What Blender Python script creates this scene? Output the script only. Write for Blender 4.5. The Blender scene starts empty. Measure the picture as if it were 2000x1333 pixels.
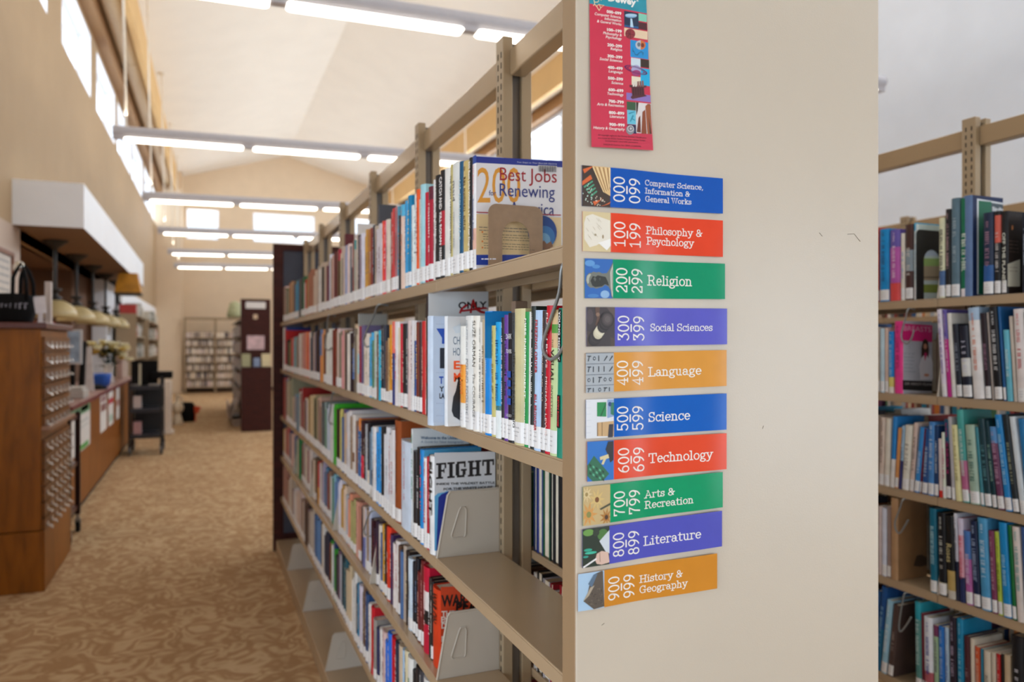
import bpy, math, random
from mathutils import Vector, Matrix
random.seed(11)
SC = bpy.context.scene
COL = SC.collection

# ------------------------------------------------------------------ camera, world, big lights, exposure
F = 1480.0; TH = math.radians(22.23); S, C = math.sin(TH), math.cos(TH); H = 1.46
cam_d = bpy.data.cameras.new('camera'); cam = bpy.data.objects.new('camera', cam_d); COL.objects.link(cam)
cam.location = (0, 0, H); cam.rotation_euler = (math.pi/2, 0, -TH)
cam_d.sensor_width = 36; cam_d.lens = F*36/2000; cam_d.shift_y = 0.00275
cam_d.clip_start = 0.05; cam_d.clip_end = 200
cam_d.dof.use_dof = True; cam_d.dof.focus_distance = 1.18; cam_d.dof.aperture_fstop = 3.8
SC.camera = cam
SC.view_settings.view_transform = 'Standard'; SC.view_settings.look = 'None'
SC.view_settings.gamma = 1; SC.view_settings.use_curve_mapping = False
SC.view_settings.exposure = 0.08
SC.cycles.use_denoising = True
SC.cycles.max_bounces = 9; SC.cycles.diffuse_bounces = 5; SC.cycles.glossy_bounces = 3
SC.cycles.transparent_max_bounces = 8; SC.cycles.sample_clamp_indirect = 6
SC.cycles.caustics_reflective = False; SC.cycles.caustics_refractive = False
W = bpy.data.worlds.new('sky'); SC.world = W; W.use_nodes = True
wn = W.node_tree.nodes; wn['Background'].inputs[0].default_value = (0.86, 0.93, 1, 1); wn['Background'].inputs[1].default_value = 1.6

def area(name, loc, sx, sy, direction, power, col):
    l = bpy.data.lights.new(name, 'AREA'); l.shape = 'RECTANGLE'; l.size = sx; l.size_y = sy; l.energy = power; l.color = col
    o = bpy.data.objects.new(name, l); COL.objects.link(o); o.location = loc
    o.rotation_euler = Vector(direction).to_track_quat('-Z', 'Y').to_euler()
    return o
DAY = (0.80, 0.90, 1.0); WARM = (1.0, 0.96, 0.90)
P_LEFT, P_RIGHT, P_BACK, P_FRONT, P_UP, P_NEAR = 24, 92, 34, 34, 31, 38

# ------------------------------------------------------------------ geometry of the view (metres)
def az(px): return TH + math.atan((px-1000)/F)
def onX(px, X):
    return X/math.tan(az(px))
def onY(px, Y):
    return Y*math.tan(az(px))
def zat(X, Y, py): return H + (672-py)/F*(X*S+Y*C)

# ------------------------------------------------------------------ materials
def lin(c):
    if isinstance(c, str): c = [int(c[i:i+2], 16) for i in (0, 2, 4)]
    r = []
    for v in c[:3]:
        v /= 255.0
        r.append(v/12.92 if v <= 0.04045 else ((v+0.055)/1.055)**2.4)
    return (*r, 1)
MC = {}
def mat(col, rough=0.5, metal=0.0, var=0.06, scale=18, bump=0.0, coat=0.0, name=None, bscale=None, spec=0.5):
    key = (str(col), rough, metal, var, scale, bump, coat, bscale, spec)
    if key in MC: return MC[key]
    m = bpy.data.materials.new(name or 'paint'); m.use_nodes = True
    nt = m.node_tree; b = nt.nodes['Principled BSDF']
    c = lin(col)
    tc = nt.nodes.new('ShaderNodeTexCoord'); nz = nt.nodes.new('ShaderNodeTexNoise')
    nz.inputs['Scale'].default_value = scale; nz.inputs['Detail'].default_value = 3
    nt.links.new(tc.outputs['Object'], nz.inputs['Vector'])
    rp = nt.nodes.new('ShaderNodeValToRGB')
    rp.color_ramp.elements[0].position = 0.3; rp.color_ramp.elements[1].position = 0.7
    rp.color_ramp.elements[0].color = tuple(min(1, v*(1-var)) for v in c[:3])+(1,)
    rp.color_ramp.elements[1].color = tuple(min(1, v*(1+var)) for v in c[:3])+(1,)
    nt.links.new(nz.outputs['Fac'], rp.inputs['Fac']); nt.links.new(rp.outputs['Color'], b.inputs['Base Color'])
    b.inputs['Roughness'].default_value = rough; b.inputs['Metallic'].default_value = metal
    b.inputs['Specular IOR Level'].default_value = spec
    b.inputs['Coat Weight'].default_value = coat; b.inputs['Coat Roughness'].default_value = 0.12
    if bump:
        n2 = nt.nodes.new('ShaderNodeTexNoise'); n2.inputs['Scale'].default_value = bscale or scale*12
        nt.links.new(tc.outputs['Object'], n2.inputs['Vector'])
        bp = nt.nodes.new('ShaderNodeBump'); bp.inputs['Strength'].default_value = bump; bp.inputs['Distance'].default_value = 0.002
        nt.links.new(n2.outputs['Fac'], bp.inputs['Height']); nt.links.new(bp.outputs['Normal'], b.inputs['Normal'])
    MC[key] = m
    return m
def emit(col, strength, name):
    m = bpy.data.materials.new(name); m.use_nodes = True; nt = m.node_tree
    b = nt.nodes['Principled BSDF']; b.inputs['Base Color'].default_value = lin(col)
    b.inputs['Emission Color'].default_value = lin(col); b.inputs['Emission Strength'].default_value = strength
    return m
def wood(c0, c1, name, rough=0.45, sc=(1.2, 14, 1.2), coat=0.0):
    m = bpy.data.materials.new(name); m.use_nodes = True; nt = m.node_tree; b = nt.nodes['Principled BSDF']
    tc = nt.nodes.new('ShaderNodeTexCoord'); mp = nt.nodes.new('ShaderNodeMapping'); mp.inputs['Scale'].default_value = sc
    nz = nt.nodes.new('ShaderNodeTexNoise'); nz.inputs['Scale'].default_value = 3.0; nz.inputs['Detail'].default_value = 6; nz.inputs['Distortion'].default_value = 0.6
    rp = nt.nodes.new('ShaderNodeValToRGB'); rp.color_ramp.elements[0].position = 0.3; rp.color_ramp.elements[1].position = 0.75
    rp.color_ramp.elements[0].color = lin(c0); rp.color_ramp.elements[1].color = lin(c1)
    nt.links.new(tc.outputs['Object'], mp.inputs['Vector']); nt.links.new(mp.outputs['Vector'], nz.inputs['Vector'])
    nt.links.new(nz.outputs['Fac'], rp.inputs['Fac']); nt.links.new(rp.outputs['Color'], b.inputs['Base Color'])
    b.inputs['Roughness'].default_value = rough; b.inputs['Coat Weight'].default_value = coat; b.inputs['Specular IOR Level'].default_value = 0.25
    return m
def carpet():
    m = bpy.data.materials.new('carpet'); m.use_nodes = True; nt = m.node_tree; b = nt.nodes['Principled BSDF']
    tc = nt.nodes.new('ShaderNodeTexCoord')
    nz = nt.nodes.new('ShaderNodeTexNoise'); nz.inputs['Scale'].default_value = 6.5; nz.inputs['Detail'].default_value = 1.5; nz.inputs['Distortion'].default_value = 1.3
    nt.links.new(tc.outputs['Object'], nz.inputs['Vector'])
    mu = nt.nodes.new('ShaderNodeMath'); mu.operation = 'MULTIPLY'; mu.inputs[1].default_value = 24
    nt.links.new(nz.outputs['Fac'], mu.inputs[0])
    sn = nt.nodes.new('ShaderNodeMath'); sn.operation = 'SINE'; nt.links.new(mu.outputs[0], sn.inputs[0])
    rp = nt.nodes.new('ShaderNodeValToRGB'); e = rp.color_ramp.elements
    e[0].position = 0.1; e[0].color = lin((177, 141, 103)); e[1].position = 0.95; e[1].color = lin((206, 176, 138))
    x = e.new(0.4); x.color = lin((188, 155, 116)); x = e.new(0.7); x.color = lin((196, 164, 126))
    ma = nt.nodes.new('ShaderNodeMath'); ma.operation = 'MULTIPLY_ADD'; ma.inputs[1].default_value = 0.5; ma.inputs[2].default_value = 0.5
    nt.links.new(sn.outputs[0], ma.inputs[0]); nt.links.new(ma.outputs[0], rp.inputs['Fac'])
    n2 = nt.nodes.new('ShaderNodeTexNoise'); n2.inputs['Scale'].default_value = 2.2; n2.inputs['Detail'].default_value = 4
    nt.links.new(tc.outputs['Object'], n2.inputs['Vector'])
    mx = nt.nodes.new('ShaderNodeMix'); mx.data_type = 'RGBA'; mx.blend_type = 'MULTIPLY'; mx.inputs[0].default_value = 0.45
    r2 = nt.nodes.new('ShaderNodeValToRGB'); r2.color_ramp.elements[0].position = 0.35; r2.color_ramp.elements[0].color = (0.76, 0.71, 0.66, 1)
    r2.color_ramp.elements[1].position = 0.65; r2.color_ramp.elements[1].color = (1, 1, 1, 1)
    nt.links.new(n2.outputs['Fac'], r2.inputs['Fac'])
    nt.links.new(rp.outputs['Color'], mx.inputs[6]); nt.links.new(r2.outputs['Color'], mx.inputs[7])
    nt.links.new(mx.outputs[2], b.inputs['Base Color']); b.inputs['Roughness'].default_value = 0.95; b.inputs['Specular IOR Level'].default_value = 0.1
    n3 = nt.nodes.new('ShaderNodeTexNoise'); n3.inputs['Scale'].default_value = 420
    nt.links.new(tc.outputs['Object'], n3.inputs['Vector'])
    bp = nt.nodes.new('ShaderNodeBump'); bp.inputs['Strength'].default_value = 0.4; bp.inputs['Distance'].default_value = 0.004
    nt.links.new(n3.outputs['Fac'], bp.inputs['Height']); nt.links.new(bp.outputs['Normal'], b.inputs['Normal'])
    return m
def glass():
    m = bpy.data.materials.new('window_glass'); m.use_nodes = True; nt = m.node_tree
    out = nt.nodes['Material Output']; nt.nodes.remove(nt.nodes['Principled BSDF'])
    t = nt.nodes.new('ShaderNodeBsdfTransparent'); t.inputs[0].default_value = (0.96, 0.98, 1, 1)
    g = nt.nodes.new('ShaderNodeBsdfGlossy'); g.inputs['Roughness'].default_value = 0.02
    mx = nt.nodes.new('ShaderNodeMixShader'); mx.inputs[0].default_value = 0.06
    nt.links.new(t.outputs[0], mx.inputs[1]); nt.links.new(g.outputs[0], mx.inputs[2]); nt.links.new(mx.outputs[0], out.inputs[0])
    return m

# ------------------------------------------------------------------ mesh helpers
class MB:
    def __init__(s): s.v = []; s.f = []; s.m = []
    def face(s, pts, mi=0):
        n = len(s.v); s.v += [tuple(p) for p in pts]; s.f.append(tuple(range(n, n+len(pts)))); s.m.append(mi)
    def raw(s, vs, fs, mi=0):
        n = len(s.v); s.v += [tuple(p) for p in vs]
        for f in fs: s.f.append(tuple(i+n for i in f)); s.m.append(mi)
        return s
    def box(s, x0, x1, y0, y1, z0, z1, mi=0):
        v = [(x0,y0,z0),(x1,y0,z0),(x1,y1,z0),(x0,y1,z0),(x0,y0,z1),(x1,y0,z1),(x1,y1,z1),(x0,y1,z1)]
        return s.raw(v, [(0,3,2,1),(4,5,6,7),(0,1,5,4),(1,2,6,5),(2,3,7,6),(3,0,4,7)], mi)
    def cbox(s, cx, cy, cz, sx, sy, sz, mi=0): return s.box(cx-sx/2, cx+sx/2, cy-sy/2, cy+sy/2, cz-sz/2, cz+sz/2, mi)
    def tube(s, pts, r, n=10, mi=0, cap=True):
        pts = [Vector(p) for p in pts]; rs = r if isinstance(r, (list, tuple)) else [r]*len(pts)
        base = len(s.v); up = None
        for i, p in enumerate(pts):
            t = (pts[min(i+1, len(pts)-1)]-pts[max(i-1, 0)]).normalized()
            if up is None:
                up = Vector((0, 0, 1)) if abs(t.z) < 0.9 else Vector((1, 0, 0))
            a = t.cross(up).normalized(); up = a.cross(t).normalized()
            for k in range(n):
                w = 2*math.pi*k/n
                s.v.append(tuple(p+a*math.cos(w)*rs[i]+up*math.sin(w)*rs[i]))
        for i in range(len(pts)-1):
            for k in range(n):
                q = (k+1) % n
                s.f.append((base+i*n+k, base+i*n+q, base+(i+1)*n+q, base+(i+1)*n+k)); s.m.append(mi)
        if cap:
            s.f.append(tuple(base+k for k in range(n-1, -1, -1))); s.m.append(mi)
            s.f.append(tuple(base+(len(pts)-1)*n+k for k in range(n))); s.m.append(mi)
        return s
    def lathe(s, prof, c=(0, 0, 0), n=24, mi=0, sx=1, sy=1):
        base = len(s.v)
        for r, z in prof:
            for k in range(n):
                w = 2*math.pi*k/n; s.v.append((c[0]+r*math.cos(w)*sx, c[1]+r*math.sin(w)*sy, c[2]+z))
        for i in range(len(prof)-1):
            for k in range(n):
                q = (k+1) % n; s.f.append((base+i*n+k, base+i*n+q, base+(i+1)*n+q, base+(i+1)*n+k)); s.m.append(mi)
        return s
    def ball(s, c, r, n=12, mi=0, sz=1.0):
        prof = [(max(1e-5, r*math.sin(math.pi*i/n)), -r*sz*math.cos(math.pi*i/n)) for i in range(n+1)]
        return s.lathe(prof, c, n*2, mi)
    def prism(s, poly, fn, h0, h1, mi=0, mside=None):
        n = len(poly); b = len(s.v)
        s.v += [tuple(fn(x, y, h0)) for x, y in poly]+[tuple(fn(x, y, h1)) for x, y in poly]
        s.f.append(tuple(range(b, b+n))); s.m.append(mi)
        s.f.append(tuple(range(b+2*n-1, b+n-1, -1))); s.m.append(mi)
        for i in range(n):
            j = (i+1) % n; s.f.append((b+i, b+j, b+n+j, b+n+i)); s.m.append(mi if mside is None else mside)
        return s
    def build(s, name, mats, parent=None, loc=None, smooth=False, bevel=0, rz=0, merge=False):
        me = bpy.data.meshes.new(name); me.from_pydata(s.v, [], s.f)
        if not isinstance(mats, (list, tuple)): mats = [mats]
        for m in mats: me.materials.append(m)
        me.polygons.foreach_set('material_index', s.m)
        if smooth: me.polygons.foreach_set('use_smooth', [True]*len(me.polygons))
        if merge:
            import bmesh
            bm = bmesh.new(); bm.from_mesh(me); bmesh.ops.remove_doubles(bm, verts=bm.verts, dist=1e-5); bm.to_mesh(me); bm.free()
        me.update()
        o = bpy.data.objects.new(name, me); COL.objects.link(o)
        if parent: o.parent = parent
        if loc: o.location = loc
        if rz: o.rotation_euler = (0, 0, rz)
        if bevel:
            b = o.modifiers.new('edges', 'BEVEL'); b.width = bevel; b.segments = 2; b.limit_method = 'ANGLE'; b.angle_limit = math.radians(40)
        if smooth and bevel == 0:
            pass
        return o
def tag(o, label=None, cat=None, group=None, kind=None):
    if label: o['label'] = label
    if cat: o['category'] = cat
    if group: o['group'] = group
    if kind: o['kind'] = kind
    return o
def empty(name, label, cat, loc=(0, 0, 0), rz=0, group=None):
    o = bpy.data.objects.new(name, None); COL.objects.link(o); o.location = loc; o.rotation_euler = (0, 0, rz); o.empty_display_size = 0.05
    return tag(o, label, cat, group)
def struct(o): o['kind'] = 'structure'; return o

# ------------------------------------------------------------------ lettering
TXT = {}
def txt2d(body, bold=0.0, shear=0.0, res=3):
    """outline of a word in the built-in sans face, 1 unit = cap height; returns verts, faces, width"""
    k = (body, bold, shear, res)
    if k in TXT: return TXT[k]
    cu = bpy.data.curves.new('lettering', 'FONT'); cu.body = body; cu.size = 1.0; cu.offset = bold; cu.shear = shear; cu.resolution_u = res
    ob = bpy.data.objects.new('lettering', cu); COL.objects.link(ob)
    bpy.context.view_layer.update()
    me = ob.evaluated_get(bpy.context.evaluated_depsgraph_get()).to_mesh()
    vs = [(v.co.x, v.co.y) for v in me.vertices]; fs = [tuple(p.vertices) for p in me.polygons]
    bpy.data.objects.remove(ob); bpy.data.curves.remove(cu)
    cap = 0.727
    if vs:
        x0 = min(v[0] for v in vs); vs = [((x-x0)/cap, y/cap) for x, y in vs]; w = max(v[0] for v in vs)
    else: w = 1.0
    TXT[k] = (vs, fs, w); return TXT[k]
def arc(cx, cy, rx, ry, a0, a1, n=14):
    return [(cx+rx*math.cos(math.radians(a0+(a1-a0)*i/n)), cy+ry*math.sin(math.radians(a0+(a1-a0)*i/n))) for i in range(n+1)]
def glyphs():
    G = {}
    b = lambda x, w=.15, y=0: [(x-w, y), (x+w, y)]
    G['I'] = (.42, [[(.2,0),(.2,1)], b(.2,.17), b(.2,.17,1)])
    G['C'] = (.76, [arc(.39,.5,.33,.5,48,312), [(.65,.68),(.65,1)], ])
    G['G'] = (.84, [arc(.39,.5,.33,.5,48,300), [(.65,.68),(.65,1)], [(.64,.42),(.64,0.02)], [(.46,.42),(.78,.42)]])
    G['S'] = (.66, [arc(.32,.75,.23,.25,25,270,12)+arc(.32,.25,.25,.25,90,-155,12)[1:], [(.54,.72),(.54,1)], [(.07,0),(.07,.3)]])
    G['P'] = (.7, [[(.16,0),(.16,1)], b(.18,.17), [(.02,1),(.4,1)]+arc(.4,.73,.23,.27,90,-90)+[(.16,.46)]])
    G['R'] = (.82, [[(.16,0),(.16,1)], b(.18,.17), [(.02,1),(.4,1)]+arc(.4,.74,.22,.26,90,-90)+[(.16,.48)], [(.4,.48),(.56,.3),(.62,.02)], [(.6,0),(.8,0)]])
    G['L'] = (.68, [[(.17,0),(.17,1)], b(.18,.17,1), [(.02,0),(.62,0),(.62,.28)]])
    G['T'] = (.8, [[(.06,.72),(.06,1),(.74,1),(.74,.72)], [(.4,0),(.4,1)], b(.4,.17)])
    G['H'] = (.86, [[(.17,0),(.17,1)], [(.67,0),(.67,1)], [(.17,.5),(.67,.5)], b(.17), b(.67), b(.17,.15,1), b(.67,.15,1)])
    G['A'] = (.8, [[(.1,0),(.4,1),(.7,0)], [(.22,.34),(.58,.34)], b(.1,.12), b(.7,.13), [(.28,1),(.42,1)]])
    G['W'] = (1.02, [[(.1,1),(.29,0),(.5,.95),(.71,0),(.92,1)], b(.1,.12,1), b(.5,.1,1), b(.92,.12,1)])
    G['F'] = (.7, [[(.17,0),(.17,1)], b(.2,.17), [(.02,1),(.63,1),(.63,.72)], [(.17,.52),(.46,.52)], [(.46,.42),(.46,.62)]])
    G['o'] = (.56, [arc(.28,.34,.22,.34,0,360,20)])
    G['c'] = (.52, [arc(.28,.34,.22,.34,40,320), [(.46,.46),(.46,.68)]])
    G['e'] = (.55, [[(.06,.36),(.49,.36)]+arc(.28,.34,.21,.34,6,318)])
    G['a'] = (.56, [arc(.22,.2,.16,.19,0,360,16), [(.4,.06),(.4,.46)]+arc(.24,.46,.16,.22,0,165,8), [(.4,.08),(.54,0)]])
    G['i'] = (.32, [[(.15,0),(.15,.68)], b(.15,.13), [(.02,.68),(.15,.68)], [(.11,.92),(.2,.92)]])
    G['l'] = (.32, [[(.15,0),(.15,1)], b(.15,.13), [(.02,1),(.15,1)]])
    n = [[(.14,0),(.14,.68)], b(.14,.12), [(.02,.68),(.14,.68)], [(.14,.42)]+arc(.3,.44,.16,.24,180,0,10)+[(.46,0)], b(.46,.11)]
    G['n'] = (.62, n)
    G['h'] = (.62, [[(.14,0),(.14,1)], b(.14,.12), [(.02,1),(.14,1)]]+n[3:])
    G['m'] = (.9, n[:3]+[[(.14,.42)]+arc(.28,.46,.14,.22,180,0,8)+[(.42,0)], b(.42,.1), [(.42,.42)]+arc(.57,.46,.15,.22,180,0,8)+[(.72,0)], b(.73,.11)])
    G['r'] = (.46, n[:3]+[[(.14,.4)]+arc(.3,.46,.16,.22,180,45,8), [(.41,.56),(.41,.66)]])
    G['s'] = (.45, [arc(.22,.51,.15,.17,20,270,10)+arc(.22,.17,.17,.17,90,-160,10)[1:], [(.37,.48),(.37,.68)], [(.04,0),(.04,.2)]])
    G['t'] = (.42, [[(.18,.92),(.18,.16)]+arc(.3,.14,.12,.14,180,310,6), [(.04,.68),(.36,.68)]])
    G['u'] = (.62, [[(.02,.68),(.14,.68),(.14,.2)]+arc(.29,.22,.15,.22,180,360,8)[1:]+[(.44,.68)], [(.34,.68),(.44,.68)], [(.44,.3),(.44,0),(.56,0)]])
    G['f'] = (.4, [[(.17,0),(.17,.8)]+arc(.3,.8,.13,.2,180,40,6), b(.17,.14), [(.03,.68),(.34,.68)]])
    G['g'] = (.56, [arc(.25,.45,.17,.23,0,360,16), [(.38,.6),(.46,.68),(.54,.66)], [(.15,.26),(.1,.14),(.2,.05)], arc(.27,-.12,.22,.16,0,360,16)])
    G['p'] = (.6, [[(.14,-.3),(.14,.68)], b(.15,.13,-.3), [(.02,.68),(.14,.68)], arc(.33,.34,.19,.34,0,360,18)])
    G['y'] = (.6, [[(.09,.68),(.3,.04)], [(.51,.68),(.26,-.16),(.16,-.29),(.05,-.26)], b(.1,.1,.68), b(.5,.1,.68)])
    G['k'] = (.6, [[(.14,0),(.14,1)], b(.14,.12), [(.02,1),(.14,1)], [(.14,.26),(.44,.67)], [(.25,.42),(.47,0)], b(.44,.1,.68), b(.48,.1)])
    G['&'] = (.74, [arc(.3,.76,.15,.22,0,360,14), [(.4,.6),(.16,.42)]+arc(.29,.24,.22,.24,150,330,10)+[(.6,.5)], [(.2,.62),(.58,.06)], [(.48,.52),(.7,.52)]])
    G[','] = (.26, [[(.12,.08),(.13,0),(.06,-.16)]])
    G['0'] = (.6, [arc(.3,.5,.23,.5,0,360,24)])
    G['1'] = (.6, [[(.12,.82),(.3,1),(.3,0)], b(.3,.2)])
    G['2'] = (.6, [arc(.3,.72,.2,.28,160,-40,12)+[(.1,.14),(.1,.02),(.52,.02),(.52,.2)]])
    G['3'] = (.6, [[(.1,.84),(.1,1),(.48,1),(.27,.6)]+arc(.27,.3,.24,.3,90,-150,14)])
    G['4'] = (.6, [[(.42,0),(.42,1),(.07,.3),(.56,.3)], b(.42,.13)])
    G['5'] = (.6, [[(.5,1),(.14,1),(.11,.54)]+arc(.28,.31,.23,.31,130,-150,14)])
    G['6'] = (.6, [arc(.3,.3,.22,.3,0,360,18), [(.08,.3)]+arc(.5,.3,.42,.7,180,105,8)])
    G['9'] = (.6, [[(.6-x, 1-y) for x, y in q] for q in G['6'][1]])
    G['7'] = (.6, [[(.08,.78),(.08,1),(.52,1),(.3,.5),(.24,0)]])
    G['8'] = (.6, [arc(.3,.76,.18,.24,0,360,16), arc(.3,.27,.22,.27,0,360,16)])
    G[' '] = (.3, [])
    return G
GL = glyphs()
def slab2d(body, w=0.095, track=0.02):
    """typewriter-like slab lettering; 1 unit = cap height"""
    vs, fs, x = [], [], 0.0
    for ch in body:
        adv, strokes = GL[ch]
        for st in strokes:
            if len(st) < 2: continue
            b = len(vs); n = len(st); closed = math.dist(st[0], st[-1]) < 1e-6
            for i, p in enumerate(st):
                a = st[i-1] if i > 0 else (st[-2] if closed else None)
                c = st[i+1] if i < n-1 else (st[1] if closed else None)
                d0 = Vector((p[0]-a[0], p[1]-a[1])).normalized() if a else None
                d1 = Vector((c[0]-p[0], c[1]-p[1])).normalized() if c else None
                e = (0, 0)
                if d0 is None: t = d1; e = -d1*w*0.42; k = 1
                elif d1 is None: t = d0; e = d0*w*0.42; k = 1
                else:
                    t = d0+d1
                    t = t.normalized() if t.length > 0.05 else d1
                    k = min(1.5, 1/max(0.4, t.dot(d1)))
                nx, ny = -t.y*w/2*k, t.x*w/2*k
                vs.append((x+p[0]+e[0]+nx, p[1]+e[1]+ny)); vs.append((x+p[0]+e[0]-nx, p[1]+e[1]-ny))
            for i in range(n-1): fs.append((b+2*i, b+2*i+1, b+2*i+3, b+2*i+2))
        x += adv+track
    return vs, fs, x-track
# ------------------------------------------------------------------ setting
M_TAN = mat((222, 200, 171), 0.75, var=0.025, scale=3, bump=0.08, bscale=160, name='tan wall paint')
M_UPPER = mat((176, 149, 115), 0.75, var=0.025, scale=3, bump=0.08, bscale=160, name='warm tan wall paint')
M_CEIL = mat((236, 228, 216), 0.8, var=0.02, scale=2, bump=0.05, name='ceiling paint')
M_WHITE = mat((242, 244, 248), 0.6, var=0.02, scale=3, name='white paint')
M_PALE = mat((230, 239, 252), 0.7, var=0.02, scale=3, name='pale grey wall paint')
M_BEAM = mat((150, 112, 72), 0.7, var=0.05, scale=3, name='brown painted trim')
M_FASCIA = mat((214, 174, 116), 0.75, var=0.04, scale=2, name='warm lit fascia paint')  # ochre puts the warm light on this wall strip into the colour
M_BROWN = mat((112, 78, 54), 0.8, var=0.05, scale=3, name='brown wall paint')
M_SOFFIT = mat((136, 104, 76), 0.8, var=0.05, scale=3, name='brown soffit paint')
M_GLASS = glass()
WA, WB = -1.66969, 0.017367
def wx(y): return WA+WB*y
Y_S, Y_N = -3.2, 25.0
X_R = 6.3
RIDGE_X, RIDGE_Z, EAVE_Z = 2.48, 7.42, 6.45
def xl(y): return wx(y)+0.58         # where the sloping ceiling starts on the left

MB().box(-7, X_R+.3, Y_S-.3, Y_N+.3, -0.2, 0).build('floor', carpet())
struct(bpy.data.objects['floor'])
def holed(name, fn, nrm, s0, s1, z0, z1, th, holes, mats):
    """wall in (s,z) with openings; fn(s, z, depth); inner face at depth 0, outer at th"""
    mb = MB(); ss = sorted({s0, s1, *[h[0] for h in holes], *[h[1] for h in holes]}); zs = sorted({z0, z1, *[h[2] for h in holes], *[h[3] for h in holes]})
    for a, b in zip(ss, ss[1:]):
        for c, d in zip(zs, zs[1:]):
            if any(h[0] <= a and b <= h[1] and h[2] <= c and d <= h[3] for h in holes): continue
            mb.face([fn(a,c,0), fn(b,c,0), fn(b,d,0), fn(a,d,0)], 0); mb.face([fn(a,c,th), fn(a,d,th), fn(b,d,th), fn(b,c,th)], 0)
    for a, b, c, d in holes:
        for p, q in (((a,c),(b,c)), ((b,c),(b,d)), ((b,d),(a,d)), ((a,d),(a,c))):
            mb.face([fn(*p,0), fn(*q,0), fn(*q,th), fn(*p,th)], 1)
    for p, q in (((s0,z0),(s1,z0)), ((s1,z0),(s1,z1)), ((s1,z1),(s0,z1)), ((s0,z1),(s0,z0))):
        mb.face([fn(*p,0), fn(*q,0), fn(*q,th), fn(*p,th)], 0)
    return struct(mb.build(name, mats))
NWIN = [0]
def window(fn, a, b, c, d, depth, mull=1):
    NWIN[0] += 1
    fw = 0.05
    def bar(mb, s0, s1, z0, z1, d0, d1):
        v = [fn(s0,z0,d0), fn(s1,z0,d0), fn(s1,z1,d0), fn(s0,z1,d0), fn(s0,z0,d1), fn(s1,z0,d1), fn(s1,z1,d1), fn(s0,z1,d1)]
        mb.raw(v, [(0,1,2,3),(4,7,6,5),(0,4,5,1),(1,5,6,2),(2,6,7,3),(3,7,4,0)])
    f = MB()
    bar(f, a, b, c, c+fw, depth, depth+.05); bar(f, a, b, d-fw, d, depth, depth+.05)
    bar(f, a, a+fw, c+fw, d-fw, depth, depth+.05); bar(f, b-fw, b, c+fw, d-fw, depth, depth+.05)
    for i in range(mull):
        m = a+(b-a)*(i+1)/(mull+1); bar(f, m-.02, m+.02, c+fw, d-fw, depth, depth+.05)
    o = struct(f.build(f'window_{NWIN[0]}', M_WHITE))
    p = MB(); bar(p, a+fw, b-fw, c+fw, d-fw, depth+.02, depth+.026)
    p.build('pane', M_GLASS, o)
# left wall: clerestory above, open to the office below between Y 8.05 and 13.7
SILL, HEAD = 4.93, 5.8
LW = [(-2.6, -.5), (0, 2.1), (2.6, 4.7), (5.0, 6.75), (7.2, 9.22), (10.03, 12.15), (12.73, 14.83), (15.23, 17.41), (17.66, 20.0), (20.5, 22.5), (22.8, 24.8)]
fl = lambda s, z, d: (wx(s)-d, s, z)
holed('wall_left', fl, None, Y_S, Y_N, 2.5, EAVE_Z+.3, .3, [(a, b, SILL, HEAD) for a, b in LW], [M_UPPER, M_WHITE])
for a, b in LW:
    window(fl, a, b, SILL, HEAD, .17); m = (a+b)/2
    area('daylight_left', (wx(m)-.42, m, (SILL+HEAD)/2), b-a, HEAD-SILL, (1, 0, -.35), P_LEFT, DAY)
LN = [(-2.7, -.7, .35, 2.3), (-.3, 1.9, .35, 2.3)]  # unseen low windows, added to light the shelf spines and carpet
holed('wall_left_near', fl, None, Y_S, 8.05, 0, 2.5, .15, LN, [mat((198, 178, 162), .75, var=.03, scale=3, name='rose beige wall paint'), M_WHITE])
for h in LN:
    window(fl, *h, .07, 1); m = (h[0]+h[1])/2
    area('fill_left_low', (wx(m)-.3, m, (h[2]+h[3])/2), h[1]-h[0], h[3]-h[2], (1, 0, -.05), P_NEAR, DAY)
mb = MB(); y0 = 13.75
mb.raw([(wx(y0),y0,0),(wx(Y_N),Y_N,0),(wx(Y_N),Y_N,2.5),(wx(y0),y0,2.5),(wx(y0)-.2,y0,0),(wx(Y_N)-.2,Y_N,0),(wx(Y_N)-.2,Y_N,2.5),(wx(y0)-.2,y0,2.5)],
       [(0,1,2,3),(4,7,6,5),(0,3,7,4),(1,5,6,2),(2,6,7,3)])
struct(mb.build('wall_left_far', M_WHITE))
# office behind the counter
struct(MB().box(-5.2, -5.0, 5, 20, 0, 2.5).build('wall_office_left', M_BROWN))
struct(MB().box(-5.0, -1.85, 12.2, 12.4, 0, 2.5).box(-1.85, -1.7, 12.2, 13.95, 0, 2.5).box(-1.7, -1.62, 13.76, 13.95, 0, 2.5).build('wall_office_back', M_BROWN))
struct(MB().box(-5.0, wx(8)-.15, 5, 5.2, 0, 2.5).build('wall_office_near', M_BROWN))
struct(MB().box(-5.2, -1.75, 4.9, 14, 2.5, 2.6).build('ceiling_office', M_SOFFIT))
# dropped white bulkhead over the counter
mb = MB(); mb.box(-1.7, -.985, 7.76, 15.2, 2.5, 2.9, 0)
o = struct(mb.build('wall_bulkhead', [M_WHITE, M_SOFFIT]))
o.data.polygons[0].material_index = 1
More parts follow.
